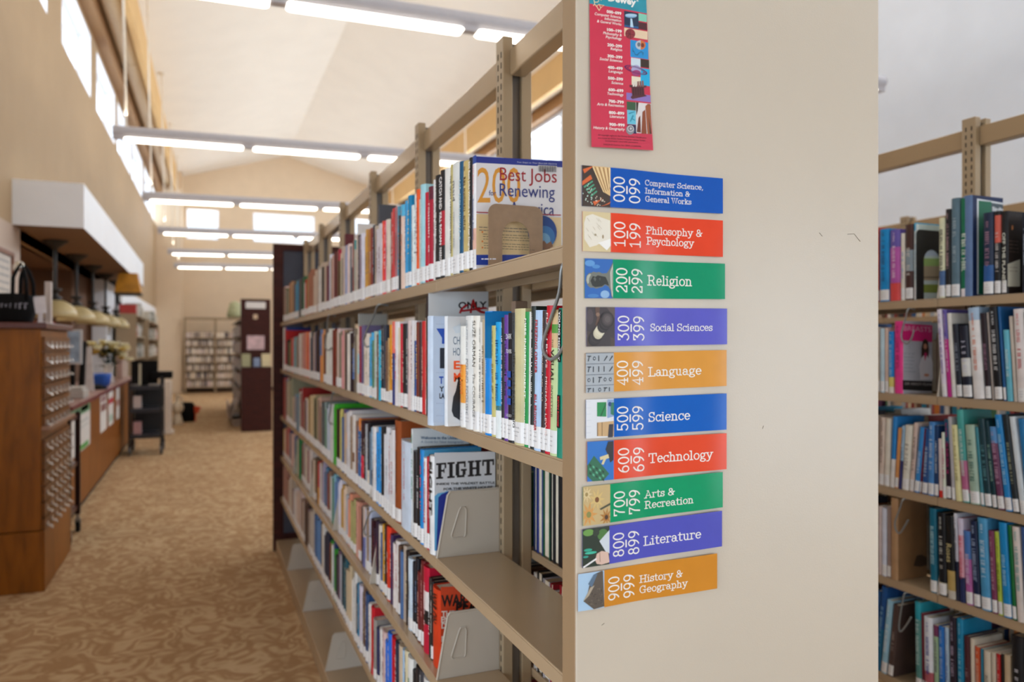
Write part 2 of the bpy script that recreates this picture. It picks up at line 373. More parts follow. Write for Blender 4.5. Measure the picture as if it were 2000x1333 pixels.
# brown beam, duct and warm-lit fascia along the left eave, mirrored on the right
def side(y, x): return wx(y)+x
def strip(name, x0, x1, z0, z1, m, right=False):
    mb = MB(); v = []
    for y in (Y_S, Y_N):
        for x, z in ((x0,z0),(x1,z0),(x1,z1),(x0,z1)):
            v.append((side(y, x) if not right else X_R-x, y, z))
    mb.raw(v, [(0,1,2,3),(7,6,5,4),(0,4,5,1),(1,5,6,2),(2,6,7,3),(3,7,4,0)])
    return struct(mb.build(name, m))
for i, rt in ((1, False), (2, True)):
    strip(f'trim_{i}', 0.0, .16, 5.88, 6.12, M_BEAM, rt)
    strip(f'trim_{i+2}', .5, .58, 5.95, 6.62, M_FASCIA, rt)
    strip(f'trim_{i+4}', 0.0, .5, 6.6, 6.7, M_UPPER, rt)
for rt in (False, True):
    t = MB(); pts = [((side(y, .31) if not rt else X_R-.31), y, 6.22) for y in (Y_S+.1, 2, 6, 10, 14, 18, 22, Y_N-.8)]
    t.tube(pts, .16, 20)
    for i, (x, y, z) in enumerate(pts[1:-1]): t.tube([(x, y-.03, z), (x, y+.03, z)], .172, 20)
    tag(t.build('air_duct', mat((206, 184, 150), .5, name='painted duct'), smooth=True), 'long round tan air duct under the eave of the '+('window wall behind the shelving' if rt else 'left clerestory wall above the counter'), 'duct', 'round ducts under the eaves')
# ceilings
def slope(name, xa, za, xb, zb):
    mb = MB(); v = []
    for y in (Y_S-.3, Y_N+.3):
        v += [(xa(y), y, za), (xb(y), y, zb), (xb(y), y, zb+.2), (xa(y), y, za+.2)]
    mb.raw(v, [(0,1,2,3),(7,6,5,4),(0,4,5,1),(1,5,6,2),(2,6,7,3),(3,7,4,0)])
    return struct(mb.build(name, M_CEIL))
slope('ceiling', lambda y: wx(y)+.4, EAVE_Z, lambda y: RIDGE_X, RIDGE_Z)
slope('ceiling_right', lambda y: RIDGE_X, RIDGE_Z, lambda y: X_R-.4, EAVE_Z)
# right wall
fr = lambda s, z, d: (X_R+d, s, z)
RW = [(-2.4, -.4), (0.2, 2.2), (2.8, 4.8), (5.4, 7.4), (8, 10), (10.6, 12.6), (13.0, 15.2), (15.8, 17.8), (18.4, 20.4), (21, 23)]
holed('wall_right', fr, None, Y_S, Y_N, 0, EAVE_Z+.3, .3, [(a, b, SILL, HEAD) for a, b in RW], [M_PALE, M_WHITE])
for a, b in RW:
    window(fr, a, b, SILL, HEAD, .17)
    area('daylight_right', (X_R+.42, (a+b)/2, (SILL+HEAD)/2), b-a, HEAD-SILL, (-1, 0, -.35), P_RIGHT, DAY)
# end walls
fb = lambda s, z, d: (s, Y_N+d, z)
BW = [(-.43, .46, 4.66, 5.55), (1.48, 3.33, 4.66, 5.55), (4.42, 5.3, 4.66, 5.55)]
holed('wall_back', fb, None, -1.3, X_R, 0, 7.6, .3, BW, [M_TAN, M_WHITE])
for h in BW:
    window(fb, *h, .17, 1 if h[1]-h[0] > 1 else 0)
    area('daylight_back', ((h[0]+h[1])/2, Y_N+.42, (h[2]+h[3])/2), h[1]-h[0], h[3]-h[2], (0, -1, -.3), P_BACK, DAY)
ff = lambda s, z, d: (s, Y_S-d, z)
FW = [(-1.2, .6, .5, 2.4), (.9, 2.5, .5, 2.4), (3.75, 5.35, .08, 2.35)]
holed('wall_front', ff, None, -1.75, X_R, 0, 7.6, .3, FW, [M_TAN, M_WHITE])
for h in FW:
    window(ff, *h, .17, 1)
    area('daylight_front', ((h[0]+h[1])/2, Y_S-.42, (h[2]+h[3])/2), h[1]-h[0], h[3]-h[2], (0, 1, -.05), P_FRONT*(3.0 if h[0] > 3 else .7), DAY)
area('office_fill', (-3.3, 9.4, 2.46), 1.2, .5, (0, 0, -1), 60, (1, .9, .76))  # unseen fill light, added to brighten the soffit and pendants
struct(MB().box(-1.3, X_R, Y_N-.02, Y_N, 0, .1).build('baseboard_back', mat((70, 48, 36), .5)))
struct(MB().box(-1.3, -.55, Y_N-.75, Y_N, 0, 6.5).build('wall_pilaster', M_TAN))

# ------------------------------------------------------------------ rows of hanging linear lights
M_TUBE = mat((190, 186, 190), .35, metal=.0, var=.03, name='brushed aluminium')
M_LAMP = emit((255, 247, 232), 4.6, 'lit diffuser')
M_ROD = mat((226, 214, 196), .4, name='cream rod')
ROWN = ['the row partly cut off by the top of the photo', 'second row from the front', 'third row from the front', 'fourth row from the front', 'fifth row from the front', 'row nearest the back wall']
for i in range(6):
    y = (4.85, 8.55, 12.1, 15.6, 19.1, 22.4)[i]; x0 = -.86+.03*i; L = 6.3-.03*i; z = 3.55; tilt = .018
    r = empty('pendant_light_row', 'hanging linear light, '+ROWN[i], 'light', (x0, y, z), 0, 'suspended linear lights')
    r.rotation_euler = (0, -tilt, 0)
    MB().tube([(0,0,.05),(L,0,.05)], .055, 16).box(0, L, -.032, .032, -.03, .05).build('housing', M_TUBE, r, smooth=False)
    for k in range(5):
        a = .1+k*(L-.1)/5; b = a+(L-.1)/5-.1
        pts = [(a+.03, 0), (b-.03, 0)]
        d = MB(); n = 10
        poly = [(a+.035+.035*math.cos(math.radians(90+180*j/n)), .035*math.sin(math.radians(90+180*j/n))) for j in range(n+1)]+[(b-.035+.035*math.cos(math.radians(-90+180*j/n)), .035*math.sin(math.radians(-90+180*j/n))) for j in range(n+1)]
        d.prism(poly, lambda p, q, h: (p, -.035+h, q*.5-.03), -.004, .074)
        d.build('diffuser', M_LAMP, r)
    for k in range(2):
        px = .12+k*(L-.24); X = x0+px
        zc = (RIDGE_Z-(RIDGE_Z-EAVE_Z)*abs(X-RIDGE_X)/(RIDGE_X+1.0 if X < RIDGE_X else 3.4))-z-px*tilt
        MB().tube([(px,0,.09),(px,0,zc)], .012, 8).tube([(px,0,zc-.05),(px,0,zc-.02)], .06, 12).build('hanger_rod', M_ROD, r)
    area('uplight', (x0+L/2, y, z+.16+L/2*tilt), L, .08, (0, 0, 1), P_UP, WARM)
# ------------------------------------------------------------------ metal shelving
M_STEEL = mat((174, 149, 118), .25, var=.03, scale=6, bump=.04, bscale=500, name='tan enamelled steel')
M_POST = mat((166, 144, 114), .36, var=.03, scale=6, metal=.15, name='tan steel post')
M_RAIL = mat((176, 152, 120), .22, var=.03, scale=6, metal=.35, name='tan steel rail')
M_BRK = mat((188, 179, 165), .4, var=.03, scale=6, name='grey beige steel plate')
M_SLOT = mat((50, 42, 34), .8, name='dark slot')
PITCH, Y0B = 0.762, 0.94
PANEL_Y = 0.836
def bracket(parent, x0, x1, y, z, s, kind=1):
    """trapezoid end plate with an embossed grip, standing on a shelf end"""
    mb = MB(); d = x1-x0; h = .152 if kind else .135
    P = lambda u, v, w: (x0+u*d if s > 0 else x1-u*d, y+w, z+v)
    poly = [(0,0),(1,0),(1,h),(.2,h),(.165,h-.008)]
    mb.prism(poly, P, -.0012, .0012)
    # rolled front edge
    mb.tube([P(0,0,0), P(.165,h-.008,0), P(.2,h,0), P(1,h,0)], .0028, 6)
    g = [(.22,.05),(.345,.108),(.37,.114),(.44,.114),(.46,.106),(.445,.05),(.425,.044),(.24,.044)]
    mb.tube([P(u,v,-.0022) for u, v in g+[g[0]]], .0015, 6)
    return mb.build('end_bracket', M_BRK, parent)
def make_range(name, label, xf, xb, ybays, zs, base_z, deep, ztop, rails=True, bracket_rows=(), back=True):
    """double-faced stack: xf/xb the two shelf fronts; ybays list of bay boundaries"""
    xc = (xf+xb)/2; r = empty(name, label, 'shelving', (0, 0, 0))
    for k, y in enumerate(ybays):
        p = MB(); hw = .024
        p.box(xc-.037, xc-.012, y-hw, y+hw, 0, ztop); p.box(xc-.012, xc+.012, y-.010, y+.016, 0, ztop-.01, 1); p.box(xc+.012, xc+.037, y-hw, y+hw, 0, ztop)
        o = p.build('post', [M_POST, mat((112, 104, 96), .4, metal=.2, name='grey steel web')], r, bevel=.002)
        q = MB(); z = base_z+.1
        while z < ztop-.03:
            for dy in (-.011, .009):
                q.box(xc-.0376, xc-.0368, y+dy-.0022, y+dy+.0022, z, z+.014)
            z += .0254
        q.build('slots', M_SLOT, o)
    for a, b in zip(ybays, ybays[1:]):
        if rails:
            t = MB(); t.box(xc-.02, xc+.02, a+.024, b-.024, ztop-.094, ztop-.03); t.build('top_rail', M_RAIL, r, bevel=.004)
        for si, z in enumerate(list(zs)+[base_z]):
            for s in ((1, -1) if back else (1,)):
                dd = deep if si == len(zs) else 0
                fx, bx = (xf-dd, xc-.038) if s > 0 else (xb+dd, xc+.038)
                m = MB(); lo, hi = min(fx, bx), max(fx, bx)
                m.box(lo, hi, a+.001, b-.001, z-.004, z)
                e = .014 if si < len(zs) else .012
                hl = .028 if si < len(zs) else base_z-.005
                if s > 0: m.box(fx, fx+e, a+.001, b-.001, z-hl, z-.004); m.box(bx-.006, bx, a+.001, b-.001, z-.02, z-.004)
                else: m.box(fx-e, fx, a+.001, b-.001, z-hl, z-.004); m.box(bx, bx+.006, a+.001, b-.001, z-.02, z-.004)
                m.build('base_shelf' if si == len(zs) else 'shelf', M_STEEL, r, bevel=.0015)
                if s > 0 and si in bracket_rows and a != ybays[0]: bracket(r, fx+.002, bx, a, z, 1)
    if rails: pass
    return r
XS, XB = 0.505, 0.895
ZS = [1.610, 1.285, .960, .676, .390]; ZBASE = .09
BAYS = [Y0B+PITCH*k for k in range(7)]
main = make_range('shelving_range', 'long tan steel double-sided library shelving full of books beside the carpeted aisle', XS, XB, BAYS, ZS, ZBASE, .03, 2.195, True, (2, 3, 4, 5))
# ---- near end panel with its signs
PX0, PX1 = .426, .931
M_PANEL = mat((202, 191, 174), .34, var=.018, scale=5, bump=.06, bscale=420, name='cream enamelled panel')
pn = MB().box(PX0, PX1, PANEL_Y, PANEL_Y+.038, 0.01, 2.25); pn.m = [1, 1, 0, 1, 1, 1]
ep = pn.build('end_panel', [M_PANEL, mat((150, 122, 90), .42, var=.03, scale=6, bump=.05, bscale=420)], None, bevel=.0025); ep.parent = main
sc = MB()
for (x, y) in ((1780, 548),):
    pass
# faint pencil scuffs on the panel
pnl = lambda px, py, off=0.0: (onY(px, PANEL_Y), PANEL_Y-off, zat(onY(px, PANEL_Y), PANEL_Y, py))
sc.tube([pnl(1655,458,.0003), pnl(1668,457,.0003), pnl(1680,472,.0003)], .0003, 5)
sc.tube([pnl(1600,455,.0003), pnl(1606,462,.0003)], .0003, 5); sc.tube([pnl(1489,838,.0003), pnl(1491,832,.0003)], .0003, 5)
sc.tube([pnl(1175,1222,.0003), pnl(1180,1218,.0003)], .0003, 5)
s_o = sc.build('scuff_marks', mat((120, 108, 92), .8), main)

# ---- dark wooden far end panel
M_DARKWOOD = wood((50, 18, 14), (74, 30, 22), 'dark cherry wood', .5, (3, 3, 14))
M_SLATE = mat((62, 66, 82), .5, var=.04, name='slate blue panel')
fe = empty('end_panel_unit', 'tall dark cherry wood end unit with slate inset closing the long shelving', 'panel', (0, 5.56, 0))
MB().box(.462, .53, 0, .05, 0, 2.165).box(.96, 1.03, 0, .05, 0, 2.165).box(.53, .96, 0, .05, 2.12, 2.165).box(.53, .96, 0, .05, 0, .12).build('frame', M_DARKWOOD, fe, bevel=.003)
MB().box(.53, .96, .012, .04, .12, 2.12).build('inset_panel', M_SLATE, fe)

# ---- second range across the aisle and a third behind it
XS2 = 2.18
OFF2 = [.146, -.169, -.492, -.804, -1.141]
ZS2 = [H+o for o in OFF2]
rng2 = make_range('shelving_range', 'tan steel shelving with leaning books on the right, beyond the cream end panel', XS2, XS2+.36, [Y0B-PITCH+.03+PITCH*k for k in range(6)], ZS2, .05, .02, 2.2, True, (0, 1, 3))
rng3 = make_range('shelving_range', 'tan steel shelving farthest right, only its top rail showing behind the other', 3.57, 3.95, [1.65+PITCH*k-PITCH for k in range(6)], ZS2, .05, .02, 2.19, True, ())

# ------------------------------------------------------------------ books
M_PAGE = mat((226, 214, 192), .85, var=.08, scale=40, name='book pages')
M_LABEL = mat((232, 230, 228), .35, var=.03, name='call number label', coat=.3)
M_INK = mat((194, 192, 193), .6, name='dark ink')
def cloth(h): return mat(h, .42, var=.10, scale=22, coat=.06, name='book cover', spec=.32)
def ink(h): return mat(h, .45, var=.02, name='printed ink')
COLN = {'red':(190,30,40),'crimson':(150,20,50),'orange':(235,110,40),'gold':(205,155,60),'yellow':(225,210,120),'olive':(150,145,95),'green':(30,130,70),
 'bright green':(60,170,40),'teal':(25,125,135),'sky blue':(80,170,220),'blue':(40,105,200),'navy':(30,40,85),'pale blue':(185,205,225),'purple':(90,55,120),'lavender':(170,165,200),
 'pink':(225,90,140),'rose':(190,120,120),'salmon':(225,160,130),'brown':(110,60,40),'tan':(195,165,120),'beige':(200,178,155),'cream':(228,220,195),'white':(228,226,226),
 'grey':(145,145,145),'slate':(75,85,100),'black':(30,28,32),'maroon':(90,30,38),'dark brown':(55,38,32),'pale green':(175,195,170)}
def cname(h):
    c = [int(h[i:i+2], 16) for i in (0, 2, 4)]
    return min(COLN, key=lambda k: sum((a-b)**2*w for a, b, w in zip(COLN[k], c, (1, 1.2, .9))))
def pseudo(mb, z0, z1, size, mi, y=0, x=-.0006, rng=random):
    """a column of small illegible marks reading down the spine"""
    z = z1
    while z-size*.62 > z0:
        if rng.random() < .16: z -= size*.6; continue
        a, b = z, z-size*(.28+.3*rng.random()); st = size*.15
        t = rng.randrange(3)
        mb.face([(x, y+size/2, a), (x, y-size/2, a), (x, y-size/2, a-st), (x, y+size/2, a-st)], mi)
        if t != 0: mb.face([(x, y+size/2, b+st), (x, y-size/2, b+st), (x, y-size/2, b), (x, y+size/2, b)], mi)
        q = y+size*rng.choice((-.42, 0, .42)); mb.face([(x, q+st/2, a), (x, q-st/2, a), (x, q-st/2, b), (x, q+st/2, b)], mi)
        z = b-size*.2
def place2d(mb, data, fn, mi=0):
    vs, fs = data[0], data[1]
    mb.raw([fn(*v) for v in vs], fs, mi)
def make_book(D, T, Hh, col, bands=(), tcol=None, text=None, label=True, face=None, hard=True, rng=random, labcol=None, detail=2, tsz=None, ct=None):
    """spine at x=0 facing -x, thickness along y, front cover on -y. Returns (root mesh builder list)"""
    ct = ct or (.0024 if hard else .0008)
    bulge = min(.006, T*.16) if hard else .001
    mats = [cloth(col)]; lv = [0.0]; lm = []
    segs = sorted(bands)                # (f0,f1,hex)
    z = 0.0
    for f0, f1, hx in segs:
        if f0 > z+1e-4: lv.append(f0*Hh); lm.append(0)
        if cloth(hx) not in mats: mats.append(cloth(hx))
        lv.append(f1*Hh); lm.append(mats.index(cloth(hx))); z = f1
    if z < 1-1e-4: lv.append(Hh); lm.append(0)
    fi = 0
    if face: 
        if cloth(face) not in mats: mats.append(cloth(face))
        fi = mats.index(cloth(face))
    n = 6 if hard else 4
    h = T/2
    # plan outline: along the spine then back inside
    sp = [(-bulge*(1-(2*k/n-1)**2)+ (0.0 if 0 < k < n else .0012), -h+T*k/n) for k in range(n+1)]
    out = [(D, -h)]+sp+[(D, h)]
    inn = [(D, h-ct), (ct+.0015, h-ct), (ct+.0015, -h+ct), (D, -h+ct)]
    mb = MB(); ns = len(out)
    for (za, zb), mi in zip(zip(lv, lv[1:]), lm):
        for i in range(ns-1):
            m = mi if 0 < i < ns-2 else (fi if (i == 0 and face) else (0 if face else mi if detail > 1 else 0))
            (xa, ya), (xb, yb) = out[i], out[i+1]
            mb.face([(xb,yb,za),(xa,ya,za),(xa,ya,zb),(xb,yb,zb)], m)
    for i in range(3):
        (xa, ya), (xb, yb) = inn[i], inn[i+1]; mb.face([(xb,yb,0),(xa,ya,0),(xa,ya,Hh),(xb,yb,Hh)], 0)
    # rims
    for zz, top in ((0, False), (Hh, True)):
        s0 = [(D,-h),(sp[0][0],-h),(ct+.0015,-h+ct),(D,-h+ct)]; s1 = [(D,h-ct),(ct+.0015,h-ct),(sp[-1][0],h),(D,h)]
        md = sp+[(ct+.0015, h-ct), (ct+.0015, -h+ct)]
        for pl, m in ((s0, fi if face else 0), (s1, 0), (md, lm[-1] if top else lm[0])):
            pts = [(x, y, zz) for x, y in pl]; mb.face(pts if top else pts[::-1], m)
    mb.face([(D,-h,0),(D,-h+ct,0),(D,-h+ct,Hh),(D,-h,Hh)], fi); mb.face([(D,h-ct,0),(D,h,0),(D,h,Hh),(D,h-ct,Hh)], 0)
    parts = []
    pm = MB(); o = .003 if hard else .0004
    pm.box(ct+.0012, D-o, -h+ct*.9, h-ct*.9, o, Hh-o)
    parts.append(('page_block', pm, [M_PAGE]))
    if label:
        lb = MB(); lh = min(.036, Hh*.16)
        z0 = .004
        for i in range(n):
            (xa, ya), (xb, yb) = sp[i], sp[i+1]
            lb.face([(xb-.0004,yb,z0),(xa-.0004,ya,z0),(xa-.0004,ya,z0+lh),(xb-.0004,yb,z0+lh)], 0)
        # illegible call-number marks
        if T > .012 and detail > 1:
            for q in range(3):
                w = T*.5*rng.uniform(.5, 1); zz = z0+lh*(.72-.2*q)
                lb.face([(-bulge-.0008, w/2, zz-.0009), (-bulge-.0008, -w/2, zz-.0009), (-bulge-.0008, -w/2, zz+.0009), (-bulge-.0008, w/2, zz+.0009)], 1)
        parts.append(('spine_label', lb, [M_LABEL if not labcol else cloth(labcol), M_INK]))
    if tcol:
        tb = MB(); tm = [ink(tcol)]
        if text:
            for it in text:            # (string, f_top, f_bottom, rel size, y offset, hex, mode)
                s, f1, f0, sz, yo, hx, mode = it
                if ink(hx) not in tm: tm.append(ink(hx))
                mi = tm.index(ink(hx)); X = -bulge-.0009
                if mode == 'r':         # plain colour patch (drawn first)
                    tb.face([(X+.0003, T*(yo+sz/2), f0*Hh), (X+.0003, T*(yo-sz/2), f0*Hh), (X+.0003, T*(yo-sz/2), f1*Hh), (X+.0003, T*(yo+sz/2), f1*Hh)], mi); continue
                if mode in ('s', 'S'): vs, fs, w = slab2d(s, .12)
                else: vs, fs, w = txt2d(s, .02 if mode == 'b' else .0, 0, 2)
                if mode == 'h':         # horizontal word on a wide spine: sz = cap height fraction of T
                    cap = T*sz; k = min(cap, (T*.92)/w); zb = f1*Hh-cap
                    tb.raw([(X, T*.46+T*yo-x*k, zb+y*cap) for x, y in vs], fs, mi)
                else:
                    Lz = (f1-f0)*Hh; k = Lz/max(w, .01); cap = T*sz
                    tb.raw([(X, cap/2-y*cap+T*yo, f1*Hh-x*k) for x, y in vs], fs, mi)
        elif detail > 0:
            size = tsz or min(T*.55, .014)*rng.uniform(.7, 1)
            a = Hh*rng.uniform(.24, .34); b = Hh*rng.uniform(.62, .86)
            pseudo(tb, a, b, size, 0, 0, -bulge-.0007, rng)
            if rng.random() < .6: pseudo(tb, b+.012, Hh*.95, size*.6, 0, 0, -bulge-.0007, rng)
        if tb.f: parts.append(('spine_title', tb, tm))
    return mb, mats, parts
BOOKS = []     # (area, builder args)
def queue(pxarea, fn, stuffable=True): BOOKS.append([pxarea, fn, stuffable])
def put_book(args, loc, rz, tilt, label, cat='book', group=None, art=None, stuff=None):
    mb, mats, parts = make_book(**args)
    M = Matrix.Translation(loc) @ Matrix.Rotation(rz, 4, 'Z') @ Matrix.Rotation(tilt, 4, 'X')
    if stuff is not None:
        for b, ms in [(mb, mats)]+[(p[1], p[2]) for p in parts if p[0] != 'spine_title']:
            ix = []
            for m in ms:
                if m not in stuff[1]: stuff[1].append(m)
                ix.append(stuff[1].index(m))
            n = len(stuff[0].v); stuff[0].v += [tuple(M @ Vector(v)) for v in b.v]
            for f, mi in zip(b.f, b.m): stuff[0].f.append(tuple(i+n for i in f)); stuff[0].m.append(ix[mi])
        return None
    o = mb.build('book', mats, None); o.matrix_world = M
    tag(o, label, cat, group)
    for nm, b, ms in parts: b.build(nm, ms, o)
    if art: art(o, args)
    return o
ORD = 'first second third fourth fifth sixth seventh eighth ninth tenth eleventh twelfth thirteenth fourteenth fifteenth sixteenth seventeenth eighteenth nineteenth'.split()
TENS = {20:'twent',30:'thirt',40:'fort',50:'fift',60:'sixt',70:'sevent',80:'eight',90:'ninet'}
def ordn(i):
    if i > 99: return f'{i}th'
    if i < 20: return ORD[i-1]
    t = i//10*10
    if i % 10 == 0: return TENS[t]+'ieth'
    return TENS[t]+'y-'+ORD[i % 10-1]
def desc(col, T, Hh, tcol, bands):
    sz = 'slim ' if T < .014 else 'thick ' if T > .034 else ''
    ht = 'tall ' if Hh > .262 else 'short ' if Hh < .2 else ''
    d = f'{sz or ht}{cname(col)}'
    if bands and cname(bands[0][2]) != cname(col): return d+f' and {cname(bands[0][2])} book'
    return d+' book'+(f' with {cname(tcol)} title' if tcol and d.count(' ') < 2 else '')
# ------------------------------------------------------------------ books of the long range, read from right (near) to left (far)
# (left px, top px, colour, title colour, bands)
w = 'e4e2e0'
ROW1 = [ # top shelf; starts at px 921
(914.4,309,'1c1a1c','e8e4e0',[]),(903.8,316,'c8b070','6a5228',[(.0,.0001,'c8b070')]),(895.7,317,'14557a','9fc8d8',[(.55,.68,'14557a')]),(882.9,320,'dcdcd6','505058',[]),(878,322,'beb070','2a2620',[]),
(868,331,'e2e0da',None,[]),(859,334,'1e1c1e','ffffff',[(.3,.62,'b0182c')]),(849,344,'1b1a1c',None,[]),(845,352,'e4e2e0',None,[]),(836,366,'ae1432','f0dada',[(.86,1,'601a30')]),(829,377,'c01030',None,[]),(820.5,362,'a4d6e0','e8f4f4',[]),
(816.5,390,'c8b8a8',None,[]),(811.5,371,'f05a20','c03a10',[]),(800.7,380,'dfe8e6','9aa8b0',[]),(795,383,'0880b0',None,[]),(788,393,'3ca4dc','1c5a90',[]),(777,401,'e6c8b6','e08050',[(.86,1,'58b4d8')]),(773.5,404,'5096b0',None,[]),
(769,405,'b07074',None,[]),(761,408,'cc3c3c','f0c8c0',[]),(759.8,414,'3c2420',None,[]),(753.5,430,'dccdbe','8a7a70',[]),(749,433,'e83c66',None,[]),(744.5,433,'f04a28',None,[]),(734.8,438,'cdc4c8',None,[]),(731,442,'b8a894',None,[]),
(722,441,'1e2838','a8c0d0',[]),(716,449,'b87a34',None,[]),(710,449,'cf9a40',None,[]),(705,457,'dcdcec',None,[]),(701,462,'968292',None,[]),(697.5,460,'322e30',None,[]),(694.3,460,'c8b4a4',None,[]),(687.7,470,'b4b0a0','469696',[(.85,1,'469696')]),
(682.5,477,'525c66',None,[(.6,1,'e2ccc6')]),(677,477,'e2ccc6','606a90',[]),(672,480,'96a0c8',None,[]),(667.5,482,'c8b4a5',None,[]),(663,482,'2c2826',None,[(.8,1,'c8b4a5')]),(657.5,488,'5a4426',None,[(.8,1,'b03048')]),(652,492,'642828',None,[]),(645.6,498,'c89e94','a03040',[]),
(640,498,'e2e6f4',None,[]),(637,520,'703038',None,[]),(632,512,'be aa96'.replace(' ',''),None,[]),(627.5,513,'2e2a26',None,[(.9,1,'beaa96')]),(621,516,'bcb0a0',None,[]),(617,529,'be a596'.replace(' ',''),None,[]),(612.6,529,'c8b4a0',None,[]),(607,527,'a06a50',None,[]),(602,527,'a5694f',None,[]),
(598,542,'967d46',None,[]),(594.5,547,'be1e1e',None,[]),(588,540,'32643f',None,[]),(583,542,'46414b',None,[]),(575.5,547,'3c8cbe',None,[]),(570,550,'7a5a44',None,[]),(565,550,'b08058',None,[]),(558,562,'6e6e50',None,[]),(553.5,560,'e1beb9',None,[])]
ROW2 = [ # second shelf; starts at px 1103
(1097,610,'20302e','ffffff',[]),(1084,603,'12876c','ffffff',[(.0,.2,'12876c')]),(1071,606,'c4d49a','46402c',[(.74,.84,'d8b888'),(.84,.9,'5a9a3c'),(.9,1,'d8b888')]),(1061,598,'c8142a','ffe8e0',[]),(1052.8,608,'3c2c2a','b8a89c',[]),(1040,607,'b6d0ee','c81e28',[]),(1032,599,'262e2a','d8d8d0',[]),
(1028.5,610,'e8e8e4',None,[]),(1021,610,'24964a','f4fff4',[]),(1002,604,'cec494','2c2a1e',[]),(990,612,'17161a','e6e6f0',[]),(982.5,616,'6a3a98','1c1a20',[]),(976.6,621,'241e26','ded6e4',[]),(966,630,'18a0dc','0c5c90',[(.0,.28,'e6ecea'),(.1,.24,'2a9a44')]),(958,637,'cabe74','8a7c3c',[]),
(945.6,609,'0e86d8','0a4a88',[]),(939.6,625,'be aa8a'.replace(' ',''),'6a5230',[]),(934,630,'dedad2','5a5a5a',[]),(922.6,618,'ebe6da','5a5044',[]),(907.8,618,'e2e2de','7c8088',[]),(898,638,'e6e4dc','f08020',[(.24,.62,'f0a034')]),
(868,619,'e6e8ea',None,[]),(836,619,'c6d4e6',None,[]),(864,628,'5a4a40',None,[]),(850,630,'8a9098',None,[]),(836.5,626,'3c3434',None,[]),(831,575,'221416','d03038',[]),(827.6,622,'e2c0aa','c06a50',[]),(820.7,628,'cd2828','f0b0a0',[]),(816,630,'44201a',None,[]),(810,630,'78301f','d8b060',[]),(806.5,627,'1e4a8c',None,[(.78,1,'dcd6d6')]),(801.6,627,'dcd6d6',None,[]),(795,627,'dccac6','a07878',[]),(791.5,634,'5a6470',None,[]),
(784.6,633,'1e1c1c','c8c0b0',[]),(775.9,633,'cd2036','f09aa0',[]),(769,629,'e6e0e0','d02838',[]),(764,629,'2e3a78',None,[(.62,1,'e87060')]),(759.3,635,'e19620',None,[]),(751,661,'c8a573','806040',[]),(746.6,635,'383c48','e0e0e0',[]),(743,636,'1a1a1e',None,[]),(734,646,'14b4d6','d8f4f8',[]),
(726,648,'b9c8be','a06050',[]),(719,650,'46aee1',None,[]),(710.5,652,'e1d2c3','809040',[]),(705.6,636,'695f82',None,[]),(700.7,638,'96143a',None,[]),(695,640,'dcc8b4',None,[(.3,.6,'96d2dc')]),(691,642,'786e5f',None,[]),(671,642,'2d1923','c8b450',[(.2,.68,'5a82c4')]),
(666,646,'d79696',None,[]),(661,647,'8c826e',None,[]),(655.5,642,'e6cdc8',None,[]),(649,643,'782819',None,[]),(643,643,'d8d8ce',None,[]),(636,643,'dcdcd2',None,[]),(632,644,'6e3a24',None,[]),(628,644,'d2965f',None,[]),(623,644,'6d82aa',None,[(.0,.5,'dc8c3c')]),(617,644,'36221c',None,[]),(610,648,'786e82',None,[]),
(604,648,'3c414b',None,[]),(600.5,649,'cc4a3c',None,[]),(597,649,'d88058',None,[]),(590.6,650,'c38278',None,[]),(584.6,651,'bea596',None,[]),(579,652,'968273',None,[]),(573,658,'6e9aa0',None,[]),(569,660,'c05048',None,[]),(564,662,'6a6438',None,[]),(559,664,'261c1a',None,[]),(552.5,640,'c01a1c',None,[(.93,1,'24408c')])]
ROW3 = [ # third shelf; starts at px 847.5
(838.8,891,'e6e6e6','1a1a1a',[]),(836,889,'1e1c1c',None,[]),(832,893,'b41428','f0c8c8',[]),(825,895,'e8e2e0','c82030',[]),(819,879,'0c84cc','e05a78',[]),(812.5,875,'1c1a1c','e0e0e0',[]),(806,882,'221e20','9c9484',[]),(800,839,'e0e6e8','40a070',[]),
(780,862,'cbd7e6','d03c46',[(.0,.0001,'cbd7e6')]),(769,822,'964b22','2a1408',[]),(758,840,'d8d4d4','c05060',[]),(748,835,'d6d6da','808088',[]),(742.7,835,'1a1a1c','c8c8c8',[]),(732,835,'2896e1',None,[]),(727,834,'e0dcda','303030',[]),(718.5,836,'64788c',None,[(.4,1,'a8c8e0')]),
(708.6,827,'221c20','d8d0c0',[(.16,.34,'e2d4c0')]),(703.6,822,'3a1c24',None,[(.08,.5,'d21e3c')]),(697,818,'3c6aa0',None,[(.82,1,'e08438')]),(691,823,'8a6450','2c1c14',[]),(684,811,'dcd4cc','5a3a2c',[(.3,.44,'7a5038')]),(677,803,'d7d2d2',None,[]),(672,803,'4a6aa8',None,[(.42,.66,'e07828')]),
(667,800,'645078',None,[]),(662,800,'c8be6e',None,[]),(656.4,800,'321e19',None,[]),(649.6,790,'3caa28',None,[]),(643,790,'d0cecc',None,[]),(634.8,791,'b9c3d2',None,[]),(628,786,'82918f',None,[]),(624,785,'784634',None,[]),(618.6,776,'cdaa96',None,[]),(612.5,776,'827d5a',None,[]),
(604.4,772,'cdb48c',None,[]),(597,774,'9a7a4a',None,[]),(592,778,'c8beac',None,[]),(583.5,758,'961e19',None,[]),(578,768,'6e96a5',None,[]),(570,770,'b8a48e',None,[]),(559,738,'96967d',None,[]),(553,738,'a02d2d',None,[])]
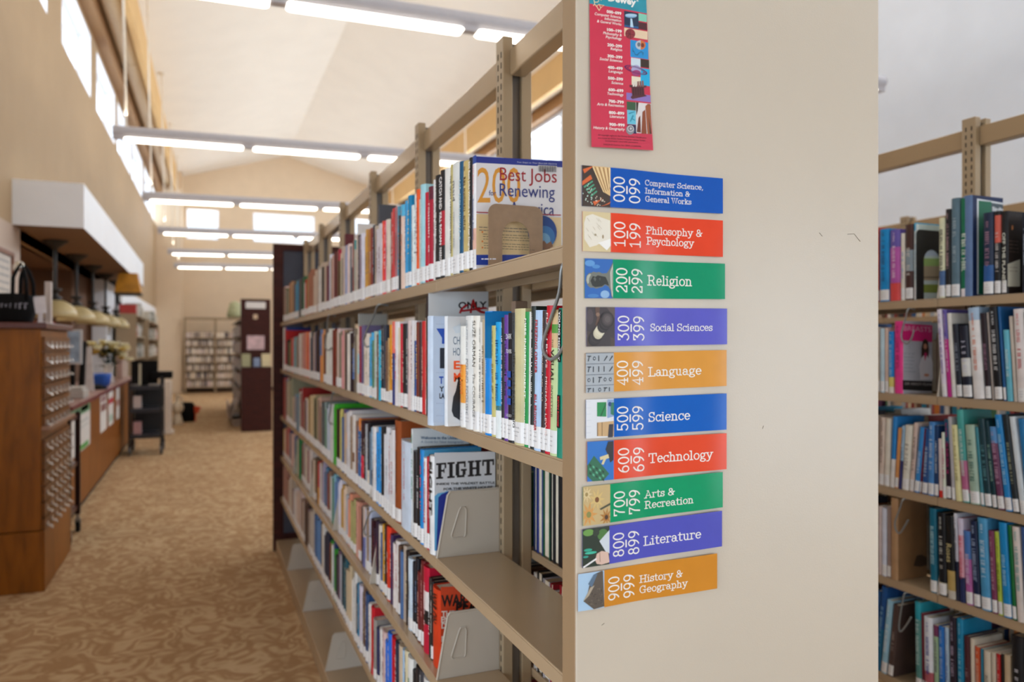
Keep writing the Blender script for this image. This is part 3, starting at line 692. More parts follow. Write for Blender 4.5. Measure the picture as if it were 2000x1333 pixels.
ROW4 = [ # fourth shelf; starts at px 860
(844,1149,'d03c18','2a1210',[]),(840,1136,'1e1a1a',None,[]),(836,1130,'2a2220',None,[]),(825.6,1107,'be1436','f0c0c0',[(.34,.5,'1c181a'),(.5,.72,'e4dcd8')]),(813,1096,'6c2020','d89a90',[]),(803,1091,'181a22','6a80a8',[]),(795,1091,'cddce8',None,[]),(790,1078,'2c201c',None,[]),
(780.6,1067,'b4a596',None,[]),(776.6,1067,'60402c',None,[]),(764.7,1057,'e2dad6','c86060',[]),(760.8,1045,'3c2850',None,[]),(754,1029,'dc3c24','f4c8b0',[]),(750,1028,'281a1a',None,[]),(738,1025,'d29a28','4a3408',[]),(727.7,1018,'34243a','a03848',[]),(722,1016,'3a1420',None,[]),
(712,990,'bec3d7',None,[]),(704,990,'c8b4a8',None,[(.0,.5,'6a6ea0')]),(698,981,'be826e',None,[]),(693,980,'d49a88',None,[]),(684,976,'aaa56e',None,[]),(675,965,'e19678',None,[]),(670,950,'e0c8b0',None,[]),(665,948,'c3963c',None,[]),(658,938,'dcdcec',None,[]),(653,934,'5f82b4',None,[]),
(643.7,927,'82b4c3',None,[]),(638.5,920,'846a5a',None,[]),(633,914,'4b789b',None,[]),(622.7,902,'a6a0b8',None,[]),(617.5,902,'cc3c34',None,[(.0,.4,'e0a040')]),(608,895,'6a5848',None,[]),(601,875,'d6ccc6',None,[]),(595,870,'cdc3be',None,[]),(588,862,'a09691',None,[]),(578.6,856,'0a824b',None,[]),
(574,850,'5a6a90',None,[]),(568,847,'d8b4a8',None,[]),(564,840,'3a4476',None,[]),(557.6,832,'b95a5a',None,[]),(553,837,'d2aa6e',None,[])]
ROW5 = [ # fifth shelf; starts at px 850
(836,1330,'1c1a1e',None,[]),(826,1326,'dcd8d4',None,[]),(818,1310,'3a3c44',None,[]),(804,1303,'1e1e20',None,[(.5,.8,'e0e0e0')]),(795,1284,'e2e2dc','20804a',[(.1,.3,'1c7c40')]),(789,1271,'d8cca8',None,[]),(783,1271,'a8c8e4',None,[]),(777,1262,'c8b49a',None,[]),(771,1255,'2a3448',None,[]),(763,1247,'c81428',None,[]),
(751.5,1237,'286ed7',None,[]),(745,1234,'d8b8b4',None,[]),(739.6,1229,'e0dcd8',None,[]),(733.7,1229,'28305c',None,[]),(729,1210,'9a948e',None,[]),(723.7,1186,'c8202c',None,[]),(717,1180,'e4e0dc','505050',[]),(711.8,1160,'2c4a78',None,[]),(706,1144,'6a5244',None,[]),(701,1144,'d2ccdc',None,[]),
(694.6,1141,'2882aa',None,[]),(685,1118,'dedcd8',None,[]),(676,1105,'c8b494',None,[]),(669,1092,'2a5a68',None,[]),(654,1076,'26343c',None,[]),(642.6,1051,'3c9632',None,[(.86,1,'243a64')]),(632,1040,'242c40',None,[]),(626,1020,'d8d6d2',None,[]),(619.6,1013,'5a86b8',None,[]),(613,1005,'41699a',None,[]),
(606,996,'bab0a4',None,[]),(600.7,996,'9a8c80',None,[]),(595,985,'4a3a34',None,[]),(589,975,'7c5e50',None,[]),(579.6,954,'d8c4be',None,[]),(569,954,'dcd8d8',None,[]),(560.7,930,'c8b8a4',None,[]),(553,910,'a87e74',None,[])]
SPECIAL = {}
ROWX = [XS, XS, XS, XS+.02, XS+.004]
PALJ = ['8a3a30','c8b090','e0d8cc','4a6a98','2a2a30','7a5a48','b0b4bc','5a8a6a','d8ccb0','6a5068','a08870','d8d4d0']
SHELFN = ['top', 'second', 'third', 'fourth', 'fifth']
def clear(a, b, bounds):
    """keep a volume to one side of the end plates at the bay joints"""
    for k in bounds:
        if a < k+.002 and b > k-.002:
            if k-a > b-k: b = k-.0022
            else: a = k+.0022
    return a, b
def queue_row(ri, rows, start, lean=None):
    z = ZS[ri]; pr = start; cnt = 0; rg = random.Random(100+ri)
    for i, (pl, yt, col, tc, bands) in enumerate(rows):
        sp = SPECIAL.get((ri, i), {})
        XR = ROWX[ri]
        ya, yb = sp.get('yr') or (onX(pr, XR), onX(pl, XR))         # near, far
        bands = [b for b in bands if b[1]-b[0] > .001]
        nsp = 1 if sp else max(1, round((yb-ya)/.034)) if yb-ya > .05 else 1
        lab_on = rg.random() < .86
        tc0 = tc
        if tc is None and pl > 560 and rg.random() < .75 and not sp.get('plain'):
            lum = int(col[0:2], 16)+int(col[2:4], 16)*2+int(col[4:6], 16)
            tc0 = rg.choice(['f0ece4', 'e8d8a8', 'f4f4f4']) if lum < 480 else rg.choice(['3a3434', '5a4a4a', '34405c', '7a3030'])
        for j in range(nsp):
            a_, b_ = ya+(yb-ya)*j/nsp, ya+(yb-ya)*(j+1)/nsp
            if ri in (2, 3, 4): a_, b_ = clear(a_, b_, BAYS)
            yc = (a_+b_)/2; T = max(.004, b_-a_-.0006); d = XR*S+yc*C
            Hh = min(.305, max(.15, zat(XR, yc, yt)-z)); Hh = min(Hh, (ZS[ri-1]-z-.034) if ri else .33)
            if j: Hh *= rg.uniform(.86, 1)
            cj = col if j == 0 else rg.choice([col, col, rg.choice(PALJ)])
            D = rg.uniform(.136, .15)-(XR-XS) if Hh <= .25 else .156-(XR-XS)
            rec = rg.uniform(0, .004) if pl < 830 else 0
            args = dict(D=min(sp.get('D', D), .66-sp.get('x', XR+.003+rec)), T=T, Hh=Hh, col=cj, bands=bands if j == 0 else [], tcol=tc0, text=sp.get('text'), label=sp.get('label', lab_on and not (bands and bands[0][0] == 0)), face=sp.get('face'), hard=T > .012 and sp.get('hard', True), rng=rg)
            lb = sp.get('lab') or f"{desc(cj, T, Hh, args['tcol'], args['bands'])}, {ordn(cnt+1+(ri==0))} from the cream panel on the {SHELFN[ri]} shelf"
            cnt += 1
            xs = sp.get('x', XR+.003+rec)
            tilt = sp.get('tilt', lean(pl) if lean else 0)
            A = T*Hh/d/d*(XR/d)*F*F
            def mk(stuff=None, args=args, xs=xs, yc=yc, z=z, tilt=tilt, lb=lb, art=sp.get('art'), ri=ri):
                return put_book(args, Vector((xs, yc, z+.0005)), 0, tilt, lb, group=f'books on the {SHELFN[ri]} shelf of the long range', art=art, stuff=stuff)
            queue(A, mk, not sp)
        pr = sp.get('pr', pl)
# ---- printed covers
BLOCK = {'F': (.72, [(0,0,.5,.12),(.14,.12,.38,.88),(0,.88,.72,1),(.6,.64,.72,.88),(.38,.44,.52,.56),(.52,.36,.6,.64)]),
 'I': (.52, [(0,0,.52,.12),(.14,.12,.38,.88),(0,.88,.52,1)]),
 'G': (.78, [(.08,.86,.58,1),(.58,.62,.7,1),(0,.14,.25,.86),(.08,0,.62,.14),(.48,.14,.7,.4),(.36,.4,.78,.52)]),
 'H': (.94, [(0,0,.45,.12),(.49,0,.94,.12),(0,.88,.45,1),(.49,.88,.94,1),(.11,.12,.35,.88),(.59,.12,.83,.88),(.35,.44,.59,.57)]),
 'T': (.84, [(0,.86,.84,1),(0,.62,.12,.86),(.72,.62,.84,.86),(.3,.12,.54,.86),(.16,0,.68,.12)])}
def block2d(s):
    """heavy slab capitals from abutting blocks"""
    vs, fs, x = [], [], 0
    for ch in s:
        w_, rs = BLOCK[ch]
        for a, b, c, d in rs:
            n = len(vs); vs += [(x+a, b), (x+c, b), (x+c, d), (x+a, d)]; fs.append((n, n+1, n+2, n+3))
        x += w_+.07
    return vs, fs, x-.07
def cover_art(items, T=None):
    """items in photo pixels on the near cover: ('rect',x0,y0,x1,y1,hex) ('poly',[(x,y)..],hex) ('ell',cx,cy,rx,ry,hex) ('txt',s,x0,x1,ybase,cap,hex,style,slope)"""
    def fn(o, args):
        M = o.matrix_world.inverted(); yface = o.location.y-args['T']/2
        def L(px, py, k):
            X = min(onY(px, yface), o.location.x+args['D']-.0005); v = M @ Vector((X, yface-.0004-.00012*k, zat(X, yface, py))); return v
        mb = MB(); ms = []
        def mi(h):
            m = ink(h)
            if m not in ms: ms.append(m)
            return ms.index(m)
        for k, it in enumerate(items):
            if it[0] == 'rect':
                _, a, b, c, d, h = it[:6]; sl = it[6] if len(it) > 6 else 0; e = sl*(c-a)
                mb.face([L(a,d,k), L(c,d+e,k), L(c,b+e,k), L(a,b,k)], mi(h))
            elif it[0] == 'poly': mb.face([L(x,y,k) for x, y in it[1]], mi(it[2]))
            elif it[0] == 'ell':
                _, cx, cy, rx, ry, h = it; mb.face([L(cx+rx*math.cos(-2*math.pi*j/28), cy+ry*math.sin(-2*math.pi*j/28), k) for j in range(28)], mi(h))
            elif it[0] == 'txt':
                _, s, x0, x1, yb, cap, h, st, sl = it
                if st == 's': vs, fs, wd = slab2d(s, .16)
                elif st == 'S': vs, fs, wd = block2d(s)
                else: vs, fs, wd = txt2d(s, .035 if st == 'b' else 0, .2 if st == 'i' else 0)
                sc_ = (x1-x0)/wd
                mb.raw([L(x0+x*sc_, yb+sl*x*sc_-y*cap, k) for x, y in vs], fs, mi(h))
        mb.build('front_cover_print', ms, o)
    return fn
def plines(x0, x1, ys, h, sl=.06, rg=random.Random(5), t=1.1):
    out = []
    for y in ys:
        x = x0
        while x < x1-3:
            e = min(x1, x+rg.uniform(3, 9)); out.append(('rect', x, y+sl*(x-x0), e, y+sl*(x-x0)+t, h, sl)); x = e+1.4
    return out
JOBS = [('rect',930,305.5,1099,318,'2c3a94',.055),('rect',930,318,1099,416,'eceaec',.055),('rect',930,418,1096,500,'ecd2a0',.045),('rect',930,498,1094,518,'2a46a8',.0),
 ('txt','200',932,1016,396,72,'e6a03c','n',.0),
 ('txt','Best',976,1027,352.5,27,'a8202c','n',.045),('txt','Jobs',1033,1087,355,27,'a8202c','n',.045),('txt','for',954.5,968.5,382,10.5,'2c3a84','n',.02),('txt','Renewing',975.5,1083,383,26,'2c3a84','n',.045),('txt','America',995.5,1082,418,25,'2c3a84','n',.045),
 ('rect',930,414,1095,416,'b0303c',.035),('txt','Two Steps to Your Best Job Options',1009,1087,318.5,2.6,'dfe4f4','i',.045),
 ('rect',1050,323,1087,330,'e6e4e4',.05)]+[('rect',1051.5+1.55*j,324+.08*j,1051.5+1.55*j+(.9 if j%3 else .5),336+.08*j,'40404a') for j in range(22)]+[
 ('ell',1057.6,455,28,33,'1e468c'),('ell',1062,464,20,22,'3c78b4'),('ell',1060,470,13,14,'78aacd'),('poly',[(1052,483),(1060,470),(1066,477),(1074,472),(1078,482),(1066,490)],'8a6246')]+plines(934,1046,[444,450],'4a4460',.045)+plines(940,1040,[458,463,468,476,481,486],'6a5c50',.045)+[
 ('ell',936,456,1.6,1.8,'d87a28'),('ell',936,474,1.6,1.8,'d87a28'),('ell',936,486,1.6,1.8,'d87a28')]+plines(934,962,[507],'e8e8f4',0,random.Random(8),2.2)
FIGHTA = [('rect',848.5,885,971,1076,'d6dae0',-.02),('txt','FIGHT',851.5,965,936.5,31,'1c1a1e','S',-.075),('txt','INSIDE THE WILDEST BATTLE',852,966,948,4.2,'2a2a30','b',-.025),('txt','FOR THE WHITE HOUSE',866,962,958,4.4,'2a2a30','b',-.045),
 ('poly',[(848.5,1076),(848.5,970),(855,964),(868,962),(874,959),(874,1076)],'64b4e6'),('poly',[(852,1076),(856,972),(862,966),(876,960),(900,962),(930,975),(930,1076)],'283696')]
WARA = [('rect',861,1147,950,1333,'cc4420',-.03),('txt','WAR',861.5,912,1185,22,'1e1614','b',-.06),('txt','PEACE',890.5,962,1197,21,'1e1614','b',-.1),('txt','THE',862,887.5,1205,11,'e8dcd0','b',-.05),('txt','END OF',861.5,904,1216.5,11.5,'e8dcd0','b',-.05),('txt','DIPLOMACY',862,938,1228,11,'e8dcd0','b',-.05),
 ('txt','AND THE',870,910,1240,9,'e8dcd0','b',-.05),('txt','DECLINE',862,915,1254,11,'e8dcd0','b',-.05),('txt','OF',862,880,1264,9,'e8dcd0','b',-.05)]
WELC = [('rect',806,838,905,1060,'dfe6ea',0),('txt','Welcome to the United States',821.5,915,858,5.5,'2c5a80','b',.005),('txt','A Guide for New Immigrants',821.5,905,865.5,4.6,'50789a','i',.005)]
ONLYA = [('rect',836.5,570,975,760,'dfe2e4',0),('txt','ONLY',895,951,603,13,'1c1a1c','b',-.02)]+[('poly',p,'b4141e') for p in ([(896,612),(899,604),(906,597),(913,594),(913,598),(906,602),(902,608),(900,613)],[(921,588),(925,584),(931,601),(940,607),(962,611),(962,614),(938,612),(929,606)],[(917,612),(921,590),(924,590),(921,612)],[(900,606),(948,600),(960,604),(948,604),(900,610)])]
YOUA = [('rect',846,619,868,826,'c4d4ea',0),('poly',[(852,642),(868,642),(868,672),(863,672),(863,660)],'1e50b4'),('rect',859,680,868,720,'1e2230'),('txt','T',857.5,866,749.5,14,'1e50b4','b',0),('txt','Y',858,867,765,10,'1c2030','b',0),('txt','LA',858,868,778.5,10,'1c2030','b',0)]+[('rect',852+3*j,y,853.4+3*j,y+.8,'8494b0') for j in range(6) for y in (633,728,788,812)]
CHOA = [('rect',874,619,899,828,'e2e6ea',0),('txt','CH',885,898,673,16,'2c5678','n',0),('txt','HO',885,898.5,695,16,'2c5678','n',0),('txt','E',886,898,721,16,'f05a20','b',0),('txt','M',886,899,745.5,17,'f05a20','b',0),
 ('poly',[(897,736),(893,748),(890,764),(885,776),(883,792),(882,803),(886,814),(893,818),(898,822),(899,736)],'1c222c'),('poly',[(884,640),(899,632),(899,650),(890,652)],'d6e0ea')]
GDBIG = [('rect',947,610,1004,700,'1488d4',0)]
SPECIAL.update({
 (1,0): dict(text=[('OF INVESTING',.62,.22,.34,0,'ffffff','b')], lab='black spine with white capitals, touching the cream panel on the second shelf'),
 (1,1): dict(text=[('',.99,.64,.42,.0,'141414','r'),('YOUNG MONEY',.98,.65,.24,0,'ffffff','b'),('',.42,.2,.42,.0,'141414','r'),('KEVIN ROOSE',.41,.21,.24,0,'d83838','b')], lab='teal green YOUNG MONEY book near the cream panel on the second shelf'),
 (1,2): dict(text=[('THE',.8,.74,.16,0,'4a4430','n'),('VISUAL',.73,.5,.42,0,'3a3424','b'),('INVESTOR',.48,.26,.28,0,'5a5440','n')], lab='tan and pale green VISUAL INVESTOR book on the second shelf'),
 (1,3): dict(text=[('FLASH BOYS',.95,.58,.36,0,'ffe4dc','n'),('MICHAEL LEWIS',.52,.12,.36,0,'ffe4dc','n')], lab='bright red FLASH BOYS book behind the wire support on the second shelf', label=True),
 (1,5): dict(text=[('FREEZING ORDER',.93,.55,.34,0,'c01e28','b'),('BILL BROWDER',.4,.14,.34,0,'c01e28','b')], lab='pale blue FREEZING ORDER book with red capitals on the second shelf'),
 (1,8): dict(text=[('MISS INDEPENDENT',.95,.36,.5,0,'f4fff4','b'),('NICOLE LAPIN',.33,.14,.26,0,'f4fff4','b')], lab='green MISS INDEPENDENT book with white capitals on the second shelf', label=True),
 (1,9): dict(text=[('LIFECYCLE INVESTING',.68,.12,.2,.22,'2c2a1e','b'),('AYRES',.97,.84,.12,.3,'2c2a1e','b')], lab='thick khaki LIFECYCLE INVESTING book with a rounded spine on the second shelf', label=True),
 (1,10): dict(text=[('DARK',.84,.7,.34,0,'f0f0f0','h'),('TOWERS',.72,.6,.26,0,'f0f0f0','h'),('',.55,.5,.6,0,'2450b0','r'),('',.48,.43,.6,0,'2450b0','r'),('',.41,.36,.6,0,'2450b0','r'),('',.34,.29,.6,0,'2450b0','r'),('DAVID ENRICH',.22,.15,.2,0,'d0d0d0','h')], lab='black DARK TOWERS book with white and blue lettering on the second shelf'),
 (1,15): dict(text=[('THE DUMB THINGS SMART',.92,.5,.22,0,'9cd4f4','n')], lab='bright blue book with pale blue capitals and white foot on the second shelf', face='1488d4', art=cover_art(GDBIG), D=.162),
 (1,18): dict(text=[('SUZE ORMAN',.96,.56,.5,0,'4a4438','n'),('The COURAGE',.5,.12,.42,0,'5a5448','n')], lab='ivory book with grey serif capitals and The COURAGE on the second shelf'),
 (1,19): dict(text=[('HELAINE OLEN',.96,.66,.22,0,'9a9ea4','n'),('POUND FOOLISH',.62,.14,.3,0,'6c7078','n')], lab='pale grey POUND FOOLISH book on the second shelf'),
 (1,21): dict(lab='white book with orange and navy cover lettering jutting out of the second shelf', x=.479, yr=(1.5315,1.551), art=cover_art(CHOA), D=.16, label=False, plain=True),
 (1,22): dict(lab='silver blue book with blocky blue and black cover shapes jutting out of the second shelf', x=.4545, yr=(1.555,1.592), pr=878, art=cover_art(YOUA), D=.16, plain=True, label=False),
 (1,26): dict(lab='tall white book showing black ONLY over a red scribble behind the second shelf row', art=cover_art(ONLYA), face='dfe2e4', D=.165, label=False),
 (2,0): dict(text=[('FIGHT',.94,.4,.6,0,'1a1a1a','b')], lab='white FIGHT book facing the end bracket on the third shelf', face='d6dae0', art=cover_art(FIGHTA), D=.164),
 (2,7): dict(lab='tall thin white book whose cover says Welcome to the United States, third shelf', face='dfe6ea', art=cover_art(WELC), D=.162),
 (2,4): dict(lab='sky blue book with pink spine lettering and blue cover edge on the third shelf', face='50a8d8', D=.163),
 (2,8): dict(lab='glossy pale blue book with red lettering along its edge on the third shelf', label=False),
 (2,9): dict(lab='tall brown leather volume with a small label on the third shelf', D=.165),
 (3,0): dict(yr=(1.7445,1.806), text=[('WAR ON',.94,.56,.6,0,'2a1210','b')], lab='orange red WAR PEACE book facing the end bracket on the fourth shelf', face='cc4420', art=cover_art(WARA), D=.163, label=False),
 (0,0): dict(text=[('300 Best Jobs Without a Four-Year Degree',.97,.16,.5,0,'f0ece6','b')], lab='black book with white lettering leaning on the 200 Best Jobs book, top shelf'),
 (0,3): dict(text=[('maid',.84,.66,.36,0,'505058','s' if False else 'n'),('STEPHANIE LAND',.56,.24,.16,0,'707078','n')], lab='pale grey maid book on the top shelf'),
 (0,4): dict(text=[('THE GREAT STEWARDESS REBELLION',.9,.2,.5,0,'2a2620','b')], lab='olive tan book with black capitals on the top shelf'),
 (0,6): dict(text=[('CATCH AND',.94,.64,.6,0,'f4f0ee','b'),('KILL RONAN',.61,.31,.5,0,'ffffff','b'),('FARROW',.28,.12,.5,0,'f4f0ee','b')], lab='black, white and red CATCH AND KILL book on the top shelf'),
})
queue_row(1, ROW2, 1103, lambda px: math.radians(1.9)*max(0, min(1, (px-985)/60.)))
queue_row(0, ROW1, 921); queue_row(2, ROW3, 847.5); queue_row(3, ROW4, 860); queue_row(4, ROW5, 850)
# the cover-out book closing the top row
def jobs():
    yc = 1.446; T = .021; Hh = zat(XS, yc-T/2, 303)-ZS[0]
    args = dict(D=.2, T=T, Hh=Hh, col='ecebec', bands=[(.93,1,'2c4a94'),(.12,.36,'e8b8a4')], tcol='c87878', text=[('200 Best Jobs',.92,.66,.3,0,'d07070','n'),('Renewing America',.62,.26,.42,0,'3a4a8c','n')], label=True, face='eceaec', hard=False)
    put_book(args, Vector((XS+.003, yc, ZS[0]+.0005)), 0, 0, 'white 200 Best Jobs book with its cover facing the bookend on the top shelf', art=cover_art(JOBS), group='books on the top shelf of the long range')
jobs()
# tall slate book lying behind the upright row on the top shelf, and the pale acrylic dividers behind rows one and two
def back_plate(name, label, cat, px0, px1, yt, zb, Yat, m, t=.012):
    Yat = onX(px0, .545)
    x0, x1 = onY(px0, Yat), min(.655, onY(px1, Yat)); zt = zat((x0+x1)/2, Yat, yt)
    o = MB().box(0, x1-x0, 0, t, 0, zt-zb).build(name, m, None, (x0, Yat, zb), bevel=.002)
    return tag(o, label, cat)
# things lying or standing among the books of the long range
yj = 1.418
be = MB(); bx = lambda px: onY(px, yj); bz = lambda px, py: zat(onY(px, yj), yj, py)
x0, x1 = bx(954), bx(1060); zt = bz(1005, 401); zb = ZS[0]; rc = .018; Hp = zt-zb; Wp = x1-x0
ax0, ax1 = bx(981)-x0, bx(1034)-x0; ar = (ax1-ax0)/2; atop = bz(1005, 433)-zb
out = [(0,0)]+[(rc-rc*math.cos(math.radians(a)), Hp-rc+rc*math.sin(math.radians(a))) for a in range(0,91,15)]+[(Wp-rc+rc*math.sin(math.radians(a)), Hp-rc+rc*math.cos(math.radians(a))) for a in range(0,91,15)]+[(Wp,0)]
arch = [(ax1,0)]+[(ax0+ar+ar*math.cos(math.radians(a)), atop-ar+ar*math.sin(math.radians(a))) for a in range(0,181,12)]+[(ax0,0)]
M_BKEND = mat((158, 130, 102), .5, var=.08, scale=60, bump=.1, bscale=700, name='brown enamelled bookend')
def bookend(name, label, out, arch, loc, m, th=.0016, foot=.09, rz=0):
    o = MB(); n = len(out); k = len(arch)
    # split outline: left leg, top, right leg as one polygon with the arch cut from below
    o.prism(out+arch, lambda x, z, h: (x, h, z), 0, th)
    o.box(min(a[0] for a in arch)+.002, max(a[0] for a in arch)-.002, th, th+foot, 0, .0012)
    r = o.build(name, m, None, loc, rz=rz); return tag(r, label, 'bookend')
bookend('bookend', 'brown metal bookend with an arched cutout standing before the 200 Best Jobs book', out, arch, (x0, yj, zb+.0003), M_BKEND)
def wire_support(label, pts, r=.0028):
    o = MB(); pp = [Vector(p) for p in pts]; sm = []
    for i in range(len(pp)-1):
        p0, p1, p2, p3 = pp[max(i-1,0)], pp[i], pp[i+1], pp[min(i+2, len(pp)-1)]
        for k in range(6):
            t = k/6; sm.append(.5*((2*p1)+(-p0+p2)*t+(2*p0-5*p1+4*p2-p3)*t*t+(-p0+3*p1-3*p2+p3)*t**3))
    sm.append(pp[-1]); o.tube(sm, r, 8)
    return tag(o.build('wire_book_support', M_WIRE, None, smooth=True), label, 'book support', 'wire book supports')
M_WIRE = mat((140, 143, 142), .3, metal=.35, var=.05, name='steel wire')
def wire_front(label, XF, zt, px, py):
    """bent wire loop hanging from the shelf lip just in front of the spines; px, py: photo pixels along the wire"""
    pts = [(XF, onX(a, XF), zat(XF, onX(a, XF), b)) for a, b in zip(px, py)]
    pts[0] = (XF, pts[0][1], zt)
    return wire_support(label, [(XF+.03, pts[0][1], zt-.002)]+pts)
XW = XS-.004
def wire_at(label, ri, px, py): return wire_front(label, XW, ZS[ri-1]-.03, px, py)
wire_at('bent steel wire support hanging over the FLASH BOYS book beside the cream panel', 1, (1101,1092,1075,1062,1062,1074,1090,1103), (540,572,625,665,688,702,694,674))
wire_at('bent steel wire support dangling among cyan books on the second shelf', 1, (739,730,718,711,712,716,719), (600,618,642,662,674,678,677))
wire_at('thin steel wire support hanging among pale books at the far second shelf', 1, (642,638,635,637,643,647), (625,650,672,683,684,680))
wire_at('thin steel wire support hanging by the dark books of the fourth shelf', 3, (728,720,712,712,718,723), (985,1008,1030,1042,1048,1048))
wire_at('thin steel wire support hanging over pale books of the third shelf', 2, (650,645,642,643,648), (785,803,818,826,829))
back_plate('acrylic_divider', 'frosted clear acrylic divider behind white books on the top shelf', 'divider', 698, 733, 437, ZS[0], 3.05, mat((214, 208, 204), .25, name='frosted acrylic'), .004)
back_plate('binder', 'dark slate binder set deep behind the red books on the top shelf', 'binder', 741, 775, 400, ZS[0], 2.32, mat((66, 68, 76), .5, name='slate board'), .02)
back_plate('acrylic_divider', 'grey acrylic divider behind the cyan and beige books of the second shelf', 'divider', 700, 808, 613, ZS[1], 2.22, mat((176, 172, 162), .3, name='frosted acrylic'), .004)
back_plate('magazine_box', 'brown box with a navy label above the khaki book on the second shelf', 'box', 1006, 1031, 588, ZS[1], 1.395, mat((128, 104, 84), .6, name='brown board'), .02)
back_plate('box', 'dark red box deep on the far end of the top shelf', 'box', 675, 692, 457, ZS[0], 3.9, mat((92, 28, 34), .6, name='red board'), .03)
# books on the other side of the range, seen from behind through the empty bay
rg = random.Random(77); y = 1.02; n = 0
BACK = [(.020,'2a2a30'),(.045,'17171b'),(.028,'222228'),(.017,'1a1c24'),(.037,'1e5a3c'),(.031,'2a3a86'),(.017,'24305c')]
BACK2 = ['a81830','b01c2c','d8d4d8','a02030','b8b4bc','1c1a1c','d0ccc8']
for si in (2, 3):
    y = 1.463
    for i, (t, c) in enumerate(BACK):
        if si == 3: c = BACK2[i]
        args = dict(D=.15, T=t, Hh=(.25 if si == 2 else .232)+rg.uniform(-.012, .012), col=c, hard=True, ct=t*.48 if i == 1 and si == 2 else min(.005, t*.2), rng=rg, label=True)
        lb = f"{cname(c)} book turned pages out, {ordn(7-i)} from the bracket on the hidden {'third' if si == 2 else 'fourth'} shelf"
        put_book(args, Vector((XB-.004, y+t/2, ZS[si]+.0005)), math.pi, 0, lb, group=f'books on the far side of the {SHELFN[si]} shelf')
        y += t+.0025

